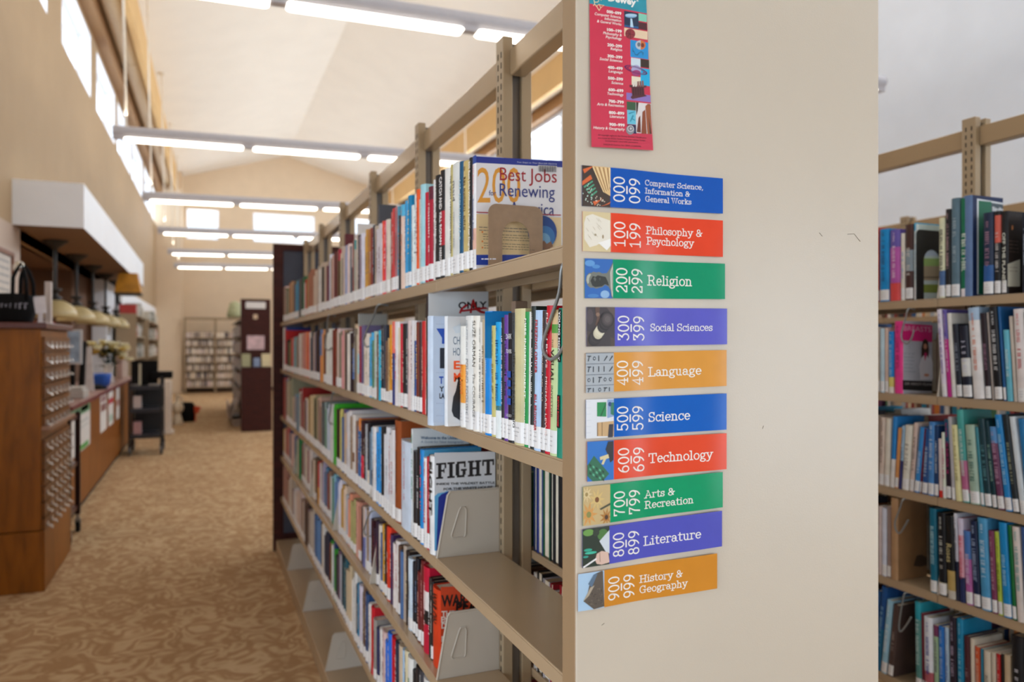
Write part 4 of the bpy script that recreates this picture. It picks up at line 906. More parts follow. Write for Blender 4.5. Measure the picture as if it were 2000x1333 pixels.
# ------------------------------------------------------------------ books on the shelving across the aisle (left to right in the photo)
RR = [ # (left px, right px, top px, colour, title colour, bands, tilt degrees)
 [(1700,1715,446,'c04838','f0e0d0',[],0),(1716,1735.5,448,'0c8ccd','0a4a80',[],0),(1736,1757,449,'b858a8','f4d8e8',[(0,.25,'d84a48'),(.75,1,'6858a8')],0),(1757.5,1765.5,456,'e6ded0','5890c0',[],0),(1766,1782,439,'4a2c26','d8d0c8',[(.2,.34,'4a2c26'),(.38,.66,'8a98a0')],0),(1783,1790,436,'d8e2e0','88a8c0',[(.9,1,'50b0d8')],0),
  (1828.5,1844,426,'dcdcb8','2c3038',[(.12,.34,'4a6a98')],0),(1844.5,1855,409,'1c1a1c','d0a8a8',[],0),(1855.5,1873,387,'5c7684','a8b8c0',[],0),(1874,1890.5,388,'0a6e4c','e0e8dc',[(0,.08,'e8e0e2')],0),(1891,1897.5,381,'5f78a0',None,[],0),(1918,1939,416,'1e2a44','a0788c',[(.14,.36,'2a5a98')],0),(1940,1953,413,'1c1a1c','d8d0cc',[(.62,.95,'d06050')],0),(1954,1967,413,'161416','d8d8c8',[],0),(1994,2012,415,'1a2034','b0b8c8',[],0),(2013,2030,420,'8a8a90',None,[],0)],
 [(1700,1716,640,'c8b8a8',None,[],0),(1717,1725.5,642,'bcd6e2',None,[],0),(1726,1733,641,'dcc0b0',None,[],0),(1733.5,1744,648,'0c88d8','b8dcf0',[(.0,.1,'e8e4d8'),(.1,.26,'d8cc70')],0),(1745,1761,628,'e63c8c','b01868',[],0),
  (1838,1848,598,'e4dce8','6a50a8',[],-4),(1848.5,1857,605,'c02c88','f0d0e4',[(.66,1,'6858a4')],-4),(1857.5,1866,612,'e6e2da',None,[],-4),(1867,1878,633,'242834','9098a8',[],-4),(1879,1898,637,'1c1e2e','d0d0e0',[(.3,.55,'e0e0dc')],-4),(1899,1922,588,'e8e4e2','e07840',[(.86,1,'a8c0d8')],-4),(1923,1935,612,'2a1c22','a07890',[],-4),(1936,1940,610,'b0a49c',None,[],-4),(1941,1957,594,'16161a','e0e0e0',[],-4),(1958,1964,596,'1a5890',None,[],-4),(1965,1977,645,'68b8cc','d8f0f4',[],-3.5),(1978,1985,618,'c8bcae',None,[],-3.5),(1985.5,2006,604,'e2d8d4','d86868',[],-3),(2007,2025,610,'386a90',None,[],-3),(2026,2040,620,'d8d0c8',None,[],-2)],
 [(1700,1713,812,'a89888',None,[],2),(1714,1724,816,'dccabc','806858',[],2),(1724.5,1735,818,'e0d8c8',None,[],2),(1736,1744.5,814,'2a84cc',None,[(0,.4,'e0dcd8')],3),(1745,1752,836,'d8965a',None,[],4),(1752.5,1758.5,832,'a8c8e0','28386c',[(.0,.45,'3a3c70')],4),(1759,1773,831,'e0dccd','908878',[],4),(1774,1782,826,'dcc4b8','807060',[],4.5),(1783,1793,834,'3488cc','d8e8f4',[],6),(1794,1797,836,'7a2030',None,[],5),(1798,1809,838,'24508c','c8d8e8',[],4),
  (1810,1822,825,'4a86c4','d0e0f0',[],1),(1822.5,1831,832,'1e3c68','e8f0f8',[],0),(1832,1839,858,'d8c8c4',None,[(0,.12,'d02c20')],-1),(1839.5,1846,846,'e4ead8','d03878',[],-1.5),(1846.5,1856,820,'2a1828','c02878',[(.7,1,'20506c')],-2),(1857,1864,816,'b8b4b8',None,[],-3),(1865,1877,832,'e8e2aa','a09858',[],-4),(1878,1892,802,'48a49c','d8e8e0',[(.1,.45,'c06a90')],-4.5),(1893,1913,832,'a4bca8','50786c',[],-4.5),(1914,1921,836,'3a8896',None,[],-5),(1922,1936,820,'1c3c44','68a0a8',[],-5.5),(1937,1946,824,'143840','90b8a8',[],-6),(1947,1961,836,'6e3c5c','c8a0b8',[(.8,1,'5a90c4')],-6.5),(1962,1976,812,'2088cc','a8d8f0',[],-7),(1977,1990,812,'20282c','b0b898',[],-7),(1991,2004,816,'d4dce0',None,[],-7),(2005,2020,820,'2878b0',None,[],-6)],
 [(1700,1712,990,'988878',None,[],0),(1713,1720,990,'d8c8c4',None,[],0),(1720.5,1730,994,'d8dcea',None,[],0),(1730.5,1738,990,'9c8880',None,[],0),
  (1815,1829,995,'146a84','b0d8e0',[],-1),(1829.5,1848,1004,'15151a','d8d8d0',[(.04,.16,'c8c0a0')],-1.5),(1849,1865,1010,'161616','d8c890',[(0,.1,'c8c0b0'),(.1,.34,'b89c5c')],-2),(1865.5,1872,1005,'d8dae4','20284c',[(0,.45,'1c2038')],-2),(1873,1884,1015,'e0a8b8','d84858',[(0,.3,'24305c'),(.8,1,'d8d0e4')],-2),(1885,1899,1040,'b864a4','e8d0e8',[(.62,1,'4a78b8')],-2.5),(1900,1914,1021,'142244','a8b8d8',[],-3),(1915,1935,1013,'4c98c4','d0e8f4',[],-3),(1936,1947,1040,'7e3858','d0a8b8',[],-3),(1948,1957,1042,'b8cc48','607018',[],-3),(1958,1975,1024,'1888c4','a8d8ec',[],-3.5),(1976,1984,1030,'0c6c34',None,[],-3.5),(1985,2000,1033,'e0d4cc','50a0a0',[],-3.5),(2001,2015,1030,'3c5c94',None,[],-3)],
 [(1696,1705,1150,'2a5a90',None,[],6),(1706,1717,1142,'1e508c','88b8d8',[(0,.5,'20688c')],6),(1718,1730,1169,'9cc8dc','e8f0f4',[],6),(1731,1742,1178,'54423e','a89890',[],6),
  (1787,1799,1178,'58908a','c8e0dc',[(.8,1,'2a98a8')],-1),(1800,1803,1200,'7a2838',None,[],-1),(1804,1822,1208,'e2e4ea','3a4aa0',[(.1,.3,'b8606a')],-1),(1823,1832,1224,'a8c8a0','5a3a68',[(.85,1,'7a3a60')],-1),(1833,1844,1226,'2470c0','c0d8f0',[],-1),(1845,1853,1228,'b8d0e4','4878c0',[],-1),(1854,1868,1208,'281e2c','c0b0c8',[],-1),(1869,1882,1211,'1a84ac','a0dcec',[],-1),(1883,1894,1245,'4c242c','a08088',[],-1),(1895,1903,1250,'d8ccb8',None,[],-1),(1904,1914,1266,'c85430','f0c0a0',[],-1),(1915,1920,1270,'2a7a94',None,[],-1),(1921,1935,1274,'d0c4b0','706858',[],-1),(1936,1945,1278,'ccc0ac',None,[],-1),(1946,1954,1280,'b81c20','f0b0a0',[],-1),(1955,1960,1280,'201c1c',None,[],-1),(1961,1974,1282,'c0a888',None,[],-1),(1976,2000,1245,'18181c','d0d0d8',[],-1)]]
RSP = {}
for ri, row in enumerate(RR):
    rg = random.Random(300+ri); z = ZS2[ri]; X = XS2
    for i, (a, b, yt, col, tc, bands, tl) in enumerate(row):
        ya, yb = onX(b, X), onX(a, X)
        if ri in (0, 1, 3): ya, yb = clear(ya, yb, [.97, 1.732])
        T = max(.004, (yb-ya)*.97-.0006); yc = (ya+yb)/2; d = X*S+yc*C
        Hh = min(.31, max(.15, zat(X, yc, yt)-z))
        if ri: Hh = min(Hh, ZS2[ri-1]-z-.036)
        tr = math.radians(tl); hz = Hh
        if ri == 0 and Hh > .3: pass
        args = dict(D=rg.uniform(.126, .134), T=T*math.cos(tr)*.97, Hh=hz, col=col, bands=bands, tcol=tc, label=rg.random() < .9 and not (bands and bands[0][0] == 0), hard=T > .016, rng=rg)
        if ri == 0 and i == 13: args['text'] = [('OFF THE PLANET',.74,.12,.5,0,'d8d8c8','b')]
        if ri == 0 and i == 6: args['text'] = [('HIGHWIGHTY',.86,.36,.4,0,'2c3038','b')]; args['text'] = None
        if ri == 1 and i == 10: args['text'] = [('CUTTING MANHATTAN',.8,.12,.4,0,'e07840','n')]; args['text'] = None
        if ri == 3 and i == 6: args['text'] = [('Roses',.66,.44,.7,0,'d8c890','n')]
        lb = f"{desc(col, T, Hh, tc, bands)}, {ordn(i+1)} along the {SHELFN[ri]} shelf right of the panel"
        # rest the lower corner on the shelf
        loc = Vector((X+.004, yc-(-1 if tr > 0 else 1)*0, z+.0006+abs(math.sin(tr))*args['T']/2))
        def mk(stuff=None, args=args, loc=loc, tr=tr, lb=lb, ri=ri):
            return put_book(args, loc, 0, tr, lb, group=f'books on the {SHELFN[ri]} shelf beyond the panel', stuff=stuff)
        vis = max(.02, min(1, (2000-a)/(b-a))) if a < 2000 else 0
        if b < 1712 or a > 1999: vis = 0
        queue(T*Hh/d/d*(X/d)*F*F*vis, mk)
# covers turned to the camera on that shelving
def cover_book(name_lab, px_spine, px0, px1, yt, X, z, col, face, art, T=.016, D=.16):
    yc = onX(px0, X)
    Hh = zat(X, yc, yt)-z
    args = dict(D=min(D, .1375), T=T, Hh=Hh, col=col, face=face, tcol=None, label=False, hard=True, rng=random)
    put_book(args, Vector((X+.004, yc+T/2, z+.0006)), 0, 0, name_lab, art=cover_art(art), group='books with covers showing')
cover_book('big navy book with green and grey cover, top shelf right of the panel', 1891, 1897.5, 1996, 381, XS2, ZS2[0], '5f78a0', '1c2c54', [('rect',1908,388,1994,575,'dfe4e8',.1),('rect',1911,392,1990,572,'4a5860',.1),('rect',1911,392,1936,575,'0a6a4c',.1),('txt','Birding',1938,1964,412,8,'e8ecf0','b',.1)], T=.03, D=.162)
cover_book('dark brown book with a cream block on its cover, top shelf right of panel', 1954, 1967.5, 1993, 415, XS2, ZS2[0], '161416', '2c221e', [('poly',[(1968,560),(1992,560),(1992,507),(1968,516)],'d8d4c0'),('ell',1977,445,1.6,5,'c07840')]+plines(1970,1988,[470,477,484,491],'6a5a50',.1)+plines(1970,1986,[522,529],'a89888',.05), T=.012, D=.12)
cover_book('pink and grey book whose cover shows a standing figure in a white coat, second shelf', 1745, 1762, 1826, 628, XS2, ZS2[1], 'e63c8c', 'b4b8c2', [('rect',1762,632,1824,665,'d81c78',.06),('txt','BREASTS',1765,1818,646,10,'e8a8c8','n',.06),('rect',1763,743,1826,762,'1c1a1e',.04),('txt','DR KRISTI FUNK',1767,1822,752,5,'b8b4b8','n',.04)]+plines(1765,1786,[690,697,704,711,718,725],'8890a0',.05)+
  [('poly',[(1796,742),(1794,715),(1799,697),(1806,691),(1815,694),(1821,708),(1823,742)],'dcdce4'),('poly',[(1798,700),(1798,680),(1801,666),(1806,662),(1811,667),(1813,684),(1812,700),(1808,694),(1802,695)],'3a2420'),('ell',1805.5,677,3.4,5.5,'c89078'),('poly',[(1803,692),(1806,688),(1809,692),(1805,706)],'c82c70'),('ell',1808,733,5,3,'c89078')], T=.026, D=.165)
cover_book('large brown cloth bound book with a dark smudge, fourth shelf right of the panel', 1738, 1752, 1814, 975, XS2, ZS2[3], 'b08a64', '96704c', [('poly',[(1784,1106),(1790,1086),(1800,1084),(1812,1090),(1812,1104),(1798,1108)],'4a3626')], T=.028, D=.165)
cover_book('pale striped magazine with green and tan bands behind the black bookend on the top shelf', 1783, 1791, 1850, 438, XS2, ZS2[0], 'd8e2e0', 'c8d8d8', [('rect',1795,470,1850,500,'b8c8e0',0),('rect',1795,505,1850,520,'98b870',0),('rect',1795,520,1850,548,'a89880',0),('rect',1795,541,1850,543,'5a5048',0),('rect',1795,556,1850,572,'889848',0)], T=.008, D=.13)
yq = onX(1790, XS2)-.004
q = lambda px: onY(px, yq)-onY(1790, yq); qz = lambda py: zat(onY(1800, yq), yq, py)-ZS2[0]
Hq = qz(449); Wq = q(1842); rc = .016; aw0, aw1 = q(1804.5), q(1836); ar = (aw1-aw0)/2; at = qz(487)
bookend('bookend', 'black bookend with an arched cutout on the top shelf right of the cream panel',
 [(0,0)]+[(rc-rc*math.cos(math.radians(a)), Hq-rc+rc*math.sin(math.radians(a))) for a in range(0,91,15)]+[(Wq-rc+rc*math.sin(math.radians(a)), Hq-rc+rc*math.cos(math.radians(a))) for a in range(0,91,15)]+[(Wq,0)],
 [(aw1,0)]+[(aw0+ar+ar*math.cos(math.radians(a)), at-ar+ar*math.sin(math.radians(a))) for a in range(0,181,12)]+[(aw0,0)], (onY(1790, yq), yq, ZS2[0]+.0003), mat((26, 25, 27), .45, name='black enamelled bookend'), foot=.004)
wire_front('steel wire support hanging over the pink book cover right of the cream panel', XS2-.006, ZS2[0]-.03, (1774,1768,1761,1762,1771,1780,1785), (600,625,650,664,672,662,645))
wire_front('steel wire support hanging in front of the large brown book, fourth shelf', XS2-.006, ZS2[2]-.03, (1764,1757,1748,1750,1757,1766,1774), (965,995,1020,1036,1042,1030,1016))
wire_front('steel wire support hanging in the dark gap of the fifth shelf at right', XS2-.006, ZS2[3]-.03, (1768,1764,1758,1756,1760,1770,1780), (1135,1170,1205,1228,1234,1222,1206))

# ------------------------------------------------------------------ sort: the largest books are things, the small rest is one mass
STUFF = (MB(), [])
BOOKS.sort(key=lambda b: -b[0])
N_MAX = 280
for i, (A, fn, st) in enumerate(BOOKS):
    if (i < N_MAX and A > 0) or not st: fn()
    else: fn(STUFF)
PAL = ['8a2a2a','c8b090','e0d8cc','3a5a88','2a2a30','6a4a3a','a8b0b8','4a7a5a','c87838','d8ccb0','5a3a5a','2a7a98','b8a088','7a7a78','d8d4d0','a04848']
def filler(X, D, s, y0, y1, z, hmax, rg, pages=True):
    """a run of plain upright volumes, spine at X, going depth D in direction s"""
    mb, ms = STUFF; y = y0
    while y < y1-.012:
        t = rg.uniform(.012, .034); t = min(t, y1-y); h = hmax*rg.uniform(.72, 1); c = cloth(rg.choice(PAL))
        if c not in ms: ms.append(c)
        if M_PAGE not in ms: ms.append(M_PAGE)
        ci, pi = ms.index(c), ms.index(M_PAGE); a, b = sorted((X, X+s*D))
        d1, d2 = sorted((X+s*.002, X+s*D))
        mb.box(a, b, y, y+.0018, z, z+h, ci); mb.box(a, b, y+t-.0024, y+t-.0006, z, z+h, ci)
        e = sorted((X, X+s*.002)); mb.box(e[0], e[1], y+.0018, y+t-.0024, z, z+h, ci)
        mb.box(d1+(.0 if s < 0 else .0), d2-(.003 if s > 0 else 0), y+.0018, y+t-.0024, z+.002, z+h-.003, pi)
        y += t
rg = random.Random(9)
for si in range(5):
    for k in range(0, 6):
        a, b = BAYS[k]+.01, BAYS[k+1]-.01
        if k == 0 and si in (2, 3): b = 1.455
        if si == 0 and k == 0: continue
        filler(XB-.004, .15, -1, a, b-rg.uniform(0, .12)*(k > 0), ZS[si]+.0005, .25 if si < 3 else .235, rg)
for si in range(5):
    filler(XS2+.004, .145, 1, .9, onX(2032, XS2)-.004, ZS2[si]+.0005, .25, rg)
    for k in range(1, 4): filler(XS2+.004, .145, 1, max(onX(1698, XS2)+.004, .97+PITCH*k-PITCH), .97+PITCH*k-.015, ZS2[si]+.0005, .25, rg)
    for k in range(0, 4): filler(XS2+.356, .15, -1, .98+PITCH*k-PITCH, .97+PITCH*k-.015, ZS2[si]+.0005, .25 if si else .22, rg)
    for k in range(0, 5): filler(3.574, .145, 1, .91+PITCH*k, .9+PITCH*(k+1)-.02, ZS2[si]+.0005, .24 if si else .2, rg)
# ------------------------------------------------------------------ magnetic signs on the end panel
def bend(s):      # gentle waviness of the flexible strips, metres off the steel
    return .0006+.0026*(1-math.cos(2*math.pi*(s*1.45+.08)))*.5+.0012*max(0, s-.82)**2*18
class Card:
    def __init__(c, TL, TR, BR, BL, wave=bend): c.q = (TL, TR, BR, BL); c.wave = wave
    def y_top(c, px): (a, b), (d, e) = c.q[0], c.q[1]; return b+(e-b)*(px-a)/(d-a)
    def y_bot(c, px): (a, b), (d, e) = c.q[3], c.q[2]; return b+(e-b)*(px-a)/(d-a)
    def s(c, px): return (px-c.q[0][0])/(c.q[1][0]-c.q[0][0])
    def P(c, px, t, k=0):
        y = c.y_top(px)+(c.y_bot(px)-c.y_top(px))*t
        X = onY(px, PANEL_Y); off = c.wave(c.s(px), t) if c.wave.__code__.co_argcount == 2 else c.wave(c.s(px))
        return (X, PANEL_Y-off-.00014*k-.00035, zat(X, PANEL_Y, y))
    def grid(c, mb, px0, px1, t0, t1, k=0, mi=0, n=24, m=2):
        for i in range(n):
            for j in range(m):
                a, b = px0+(px1-px0)*i/n, px0+(px1-px0)*(i+1)/n; u, v = t0+(t1-t0)*j/m, t0+(t1-t0)*(j+1)/m
                mb.face([c.P(a,v,k), c.P(b,v,k), c.P(b,u,k), c.P(a,u,k)], mi)
    def poly(c, mb, pts, k=1, mi=0): mb.face([c.P(x, t, k) for x, t in pts], mi)
    def text(c, mb, data, x0, x1, tb, cap, k=2, mi=0):
        vs, fs = data[0], data[1]; w = data[2] if len(data) > 2 and data[2] else max(v[0] for v in vs)
        mb.raw([c.P(x0+(x1-x0)*x/w, tb-y*cap, k) for x, y in vs], fs, mi)
    def rot(c, mb, data, xl, xr, tb, tt, k=2, mi=0):   # reads upward: letters lie on their backs
        vs, fs, w = data
        mb.raw([c.P(xr-(xr-xl)*y, tb+(tt-tb)*x/w, k) for x, y in vs], fs, mi)
def gloss(h): return mat(h, .15, var=.03, scale=30, spec=.27, name='glossy printed magnet')
M_INKW = ink('f2f0ea')
SIGNS = [
 ('computer science', '1458b8', (1136,323),(1408,350),(1408,418.5),(1138,403), 1189.5, '000','099', [('Computer Science,',1257.5,1371,.365,.135),('Information &',1257.5,1346,.577,.135),('General Works',1258,1348.5,.787,.135)], 'blue'),
 ('philosophy', 'e4482c', (1137,413),(1408,432),(1410,503),(1139,491), 1190, '100','199', [('Philosophy &',1260,1369,.475,.185),('Psychology',1261,1353,.75,.185)], 'orange red'),
 ('religion', '04946a', (1141,505),(1412,516),(1413,585),(1143,583), 1194, '200','299', [('Religion',1263,1349.5,.64,.25)], 'green'),
 ('social sciences', '5f60c4', (1144.5,600),(1416,603.5),(1417,673),(1146,677.5), 1198, '300','399', [('Social Sciences',1268.4,1388,.613,.185)], 'violet blue'),
 ('language', 'dc9a44', (1142.5,690),(1415,684),(1416,754),(1143,768), 1196, '400','499', [('Language',1265,1367,.645,.228)], 'amber'),
 ('science', '0c60c0', (1143,781),(1415,768.5),(1416,839),(1144,857), 1196, '500','599', [('Science',1265,1345.6,.658,.236)], 'bright blue'),
 ('technology', 'e44e30', (1145,863),(1415,846),(1415.5,916),(1146,941), 1196, '600','699', [('Technology',1265.3,1388,.66,.237)], 'red'),
 ('arts', '0c9a68', (1137,951),(1407.5,921.5),(1408.5,990),(1138.5,1027.5), 1189, '700','799', [('Arts &',1258,1316,.486,.187),('Recreation',1258,1351,.767,.187)], 'emerald green'),
 ('literature', '5458bc', (1135.5,1034),(1406,997),(1407,1066),(1137,1109), 1187.5, '800','899', [('Literature',1256,1365.6,.668,.235)], 'indigo'),
 ('history', 'd08a30', (1126.5,1121),(1396.5,1080),(1397.5,1148),(1127,1194), 1177.5, '900','999', [('History &',1248,1330,.508,.19),('Geography',1248,1339,.797,.19)], 'ochre'),
]
def picture(ix, c, xl, xr):
    """small printed illustration at the left end of a sign: returns mesh builder and materials"""
    mb = MB(); ms = []
    def mi(h):
        m = ink(h)
        if m not in ms: ms.append(m)
        return ms.index(m)
    X = lambda f: xl+(xr-xl)*f
    R = random.Random(ix)
    def bg(h): c.grid(mb, xl, xr, 0, 1, 1, mi(h), 8, 2)
    def pl(pts, h, k=2): c.poly(mb, [(X(a), b) for a, b in pts], k, mi(h))
    def el(cx, cy, rx, ry, h, k=2, n=20): mb.face([c.P(X(min(1, max(0, cx+rx*math.cos(a)))), min(1, max(0, cy-ry*math.sin(a))), k) for a in [2*math.pi*i/n for i in range(n)]], mi(h))
    if ix == 0:
        bg('3a281c')
        pl([(.35,.0),(1,.0),(1,.72),(.74,.62)], 'e0bc84', 2)
        for i in range(9): pl([(.36+.075*i,.02+.0*i),(.39+.075*i,.02),(.78+.03*i,.64-.012*i),(.76+.03*i,.64-.012*i)] if i < 8 else [(.95,.02),(1,.02),(1,.5),(.97,.5)], '8a5a2a' if i % 2 else 'f4dca8', 3)
        for a, b in ((0,.3),(.02,.0),(.38,.9),(.66,1.0)): pl([(a,b+.1 if b<.9 else b-.02),(a+.3,max(.02,b-.08)),(a+.36,b+.02 if b < .9 else b-.14),(a+.06 if a else 0,min(.98,b+.2) if b<.9 else .98)], 'd86428', 3)
        for i in range(4): pl([(.05+.08*i,.52+.07*i),(.36+.05*i,.36+.08*i),(.39+.05*i,.39+.08*i),(.08+.08*i,.56+.07*i)], '4a9a78', 3)
        for i in range(22): el(.03+.35*R.random(), .45+.5*R.random(), .018, .016, 'cfe8d8', 4, 8)
        for i in range(14): el(.45+.35*R.random(), .7+.28*R.random(), .018, .016, 'e8d8c0', 4, 8)
    elif ix == 1:
        bg('d8c698'); pl([(.05,.3),(.12,.12),(.35,.06),(.7,.14),(.98,.2),(1,.72),(.72,.74),(.5,.84),(.25,.9),(.06,.7)], 'e8e2d2'); pl([(.55,.78),(1,.66),(1,.84),(.86,.96)], 'f4f2ec', 3)
        for i in range(12): a, b = .1+.5*R.random(), .15+.5*R.random(); pl([(a,b),(a+.1,b+.09),(a+.105,b+.085),(a+.01,b)], 'a89878', 4)
        el(.45,.58,.04,.03,'b0a080',4); el(.72,.62,.03,.05,'a08c68',4)
    elif ix == 2:
        bg('1c62b4'); el(.18,.12,.18,.08,'5a98d4'); el(.4,.2,.14,.05,'4a8ccc'); el(.72,.9,.16,.1,'8ab4dc'); el(.3,.94,.2,.05,'3a7cc0')
        pl([(.03,.56),(.06,.44),(.14,.37),(.24,.36),(.3,.33),(.42,.35),(.5,.33),(.62,.37),(.78,.36),(.88,.26),(1,.08),(1,1),(.95,.96),(.92,.8),(.84,.7),(.72,.66),(.62,.72),(.5,.74),(.4,.76),(.3,.73),(.2,.74),(.1,.68)], '70746c', 3)
        pl([(.2,.56),(.28,.44),(.38,.46),(.46,.42),(.6,.44),(.74,.46),(.82,.58),(.86,.68),(.72,.64),(.6,.7),(.48,.71),(.36,.72),(.26,.68)], '23251f', 4); pl([(.05,.54),(.08,.44),(.16,.39),(.22,.4),(.15,.5),(.14,.62),(.09,.64)], 'b0b6a8', 4); pl([(.3,.5),(.36,.46),(.4,.52),(.36,.58)], '5a5e56', 5); pl([(.5,.5),(.56,.48),(.54,.56)], '4a4e46', 5); pl([(.9,.34),(1,.12),(1,.98),(.96,.92),(.92,.7)], 'c6c6ba', 4); pl([(.96,.3),(.98,.26),(.99,.8),(.97,.82)], '8e8e84', 5)
    elif ix == 3:
        bg('3a3032'); el(.12,.25,.12,.2,'4c4044'); pl([(.0,.6),(1,.8),(1,1),(0,1)], '4a3c36'); pl([(.7,0),(1,0),(1,.3)], '5a4c48')
        pl([(.3,.0),(.46,.0),(.44,.2),(.47,.3),(.42,.5),(.3,.46),(.36,.28),(.32,.18)], '5c4234', 3); el(.39,.19,.07,.05,'8a6c58',4)
        cyl = lambda f, hw, h, k: el(.72-.46*f,.32+.5*f,hw,hw*.86,h,k,24)
        for f, hw, h in ((1.0,.2,'1c1616'),(.94,.21,'2c2424'),(.86,.18,'3a3030'),(.78,.2,'241c1c'),(.7,.17,'c8c2a8'),(.6,.17,'d6d0b6'),(.5,.17,'ded8c0'),(.42,.17,'cfc8ae'),(.34,.2,'2a2222'),(.26,.19,'3c3232'),(.18,.22,'1e1818'),(.08,.23,'342a2a'),(.0,.24,'282020')): cyl(f, hw, h, 5+(1-f)*2.5)
        for f, hw, h in ((.0,.2,'3e3434'),(-.01,.16,'4e4444'),(-.02,.1,'5e5452')): cyl(f, hw, h, 8-f*20)
    elif ix == 4:
        bg('a8b0b6')
        for j in range(4):
            t0 = .27*j; pl([(0,t0),(1,t0),(1,t0+.015),(0,t0+.015)], '6a7078', 3)
            for i in range(5):
                a = .06+.19*i; b = t0+.07; k = R.randrange(4)
                if b > .9: continue
                e = min(.98, b+.14)
                if k == 0: pl([(a,b),(a+.03,b),(a+.03,e),(a,e)], '20262e', 4)
                elif k == 1: pl([(a,b),(a+.13,b),(a+.13,b+.025),(a,b+.025)], '20262e', 4); pl([(a+.05,b),(a+.08,b),(a+.04,e),(a+.01,e)], '20262e', 4)
                elif k == 2: el(a+.05,(b+e)/2,.05,.05,'2c323a',4,10); el(a+.05,(b+e)/2,.03,.03,'a8b0b6',5,10)
                else: pl([(a,e),(a+.12,b),(a+.14,b+.03),(a+.03,e)], '20262e', 4)
    elif ix == 5:
        bg('dfe3e8')
        for i in range(6): pl([(0,.16*i+.05),(1,.16*i+.05),(1,.16*i+.056),(0,.16*i+.056)], 'b8c0cc', 2)
        pl([(.39,.08),(.72,.08),(.72,.46),(.39,.44)], '1c8a48', 3); pl([(.5,.44),(.7,.1),(.72,.14),(.54,.45)], '0e5a30', 4); pl([(.76,.02),(1,.02),(1,.46),(.76,.5)], '8aa4cc', 3); el(.85,.14,.06,.06,'1c3c7c',4); pl([(.88,.1),(1,.1),(1,.44),(.88,.4)], '2a7a5c', 4)
        pl([(.39,.6),(1,.58),(1,.98),(.39,.95)], 'cba878', 3); pl([(.39,.6),(.42,.6),(.42,.95),(.39,.95)], '8a6a44', 4); pl([(.56,.6),(.58,.6),(.58,.95),(.56,.95)], '8a6a44', 4); pl([(.82,.66),(.98,.66),(.96,1),(.78,1)], '2a2a38', 4)
    elif ix == 6:
        bg('1e70c4'); pl([(0,.6),(.25,.36),(.82,.84),(.6,1),(.2,1),(0,.85)], '286a4c', 3)
        for i in range(5):
            for j in range(3): a, b = .08+.12*i, .55+.1*j+.045*i; pl([(a,b),(a+.07,b+.04),(a+.06,b+.09),(a-.01,b+.05)], '5cb48c' if (i+j) % 2 else '16422e', 4)
        pl([(.46,.4),(.78,.34),(.82,.44),(.7,.46),(.6,.6),(.52,.58),(.6,.46),(.48,.48)], 'd8cc9c', 4); pl([(.68,.22),(.78,.02),(.98,.02),(.98,.5),(.86,.56),(.8,.4)], '26262a', 4)
    elif ix == 7:       # plain generic blossoms in the same straw and brown tones
        bg('c8ae78')
        for cx, cy, r, h, q in ((.5,.36,.3,'d8bc78','7a4a1c'),(.2,.72,.34,'d49a50','8a8a4a'),(.85,.84,.26,'b07830','4a3018'),(.12,.2,.22,'e0cc98','a08850')):
            for i in range(9):
                a = 2*math.pi*i/9; pl([(min(1,max(0,cx+r*.45*math.cos(a-.3))), min(1,max(0,cy+r*.45*math.sin(a-.3)))), (min(1,max(0,cx+r*math.cos(a))), min(1,max(0,cy+r*math.sin(a)))), (min(1,max(0,cx+r*.45*math.cos(a+.3))), min(1,max(0,cy+r*.45*math.sin(a+.3))))], h, 3)
            if cx+r*.5 < 1 and cy+r*.5 < 1: el(cx,cy,r*.45,r*.4,h,4); el(cx,cy,r*.25,r*.24,q,5)
        pl([(.6,.6),(1,.48),(1,.54),(.64,.64)], '4a4a34', 4)
    elif ix == 8:
        bg('1e2e1e'); el(.22,.1,.2,.09,'6a9a48'); el(.75,.2,.2,.15,'4a7a3a'); el(.5,.12,.12,.1,'2c3828',3); el(.2,.55,.15,.04,'2aa488',3); el(.3,.63,.22,.035,'38b89c',3); el(.12,.72,.1,.03,'2a9a88',3)
        pl([(.62,.36),(1,.1),(1,.72),(.86,.66)], 'cfd8e0', 3); pl([(.46,.84),(.52,.68),(.7,.62),(.95,.68),(1,.95),(.7,.98),(.52,.94)], 'd8b8a8', 4); pl([(.0,.97),(.5,.78),(.52,.82),(.05,1)], 'e8e8e8', 5); pl([(.62,.66),(.64,.66),(.66,.9),(.63,.9)], 'a88878', 5)
    else:
        bg('a8c8e4'); pl([(.44,.3),(.66,.05),(.9,.0),(.95,.02),(1,.97),(.6,1),(.2,.74),(.36,.55)], '5a5046', 3); pl([(.38,.3),(.6,.06),(.74,.06),(.52,.4)], '587088', 4); pl([(.2,.74),(.46,.4),(.62,.36),(.4,.62)], 'b0a490', 4)
        for i in range(40): a, b = .42+.52*R.random(), .45+.45*R.random(); el(a,b,.02,.016,R.choice(['3a332c','7c7060','6a5e50']),5,6)
    return mb, ms
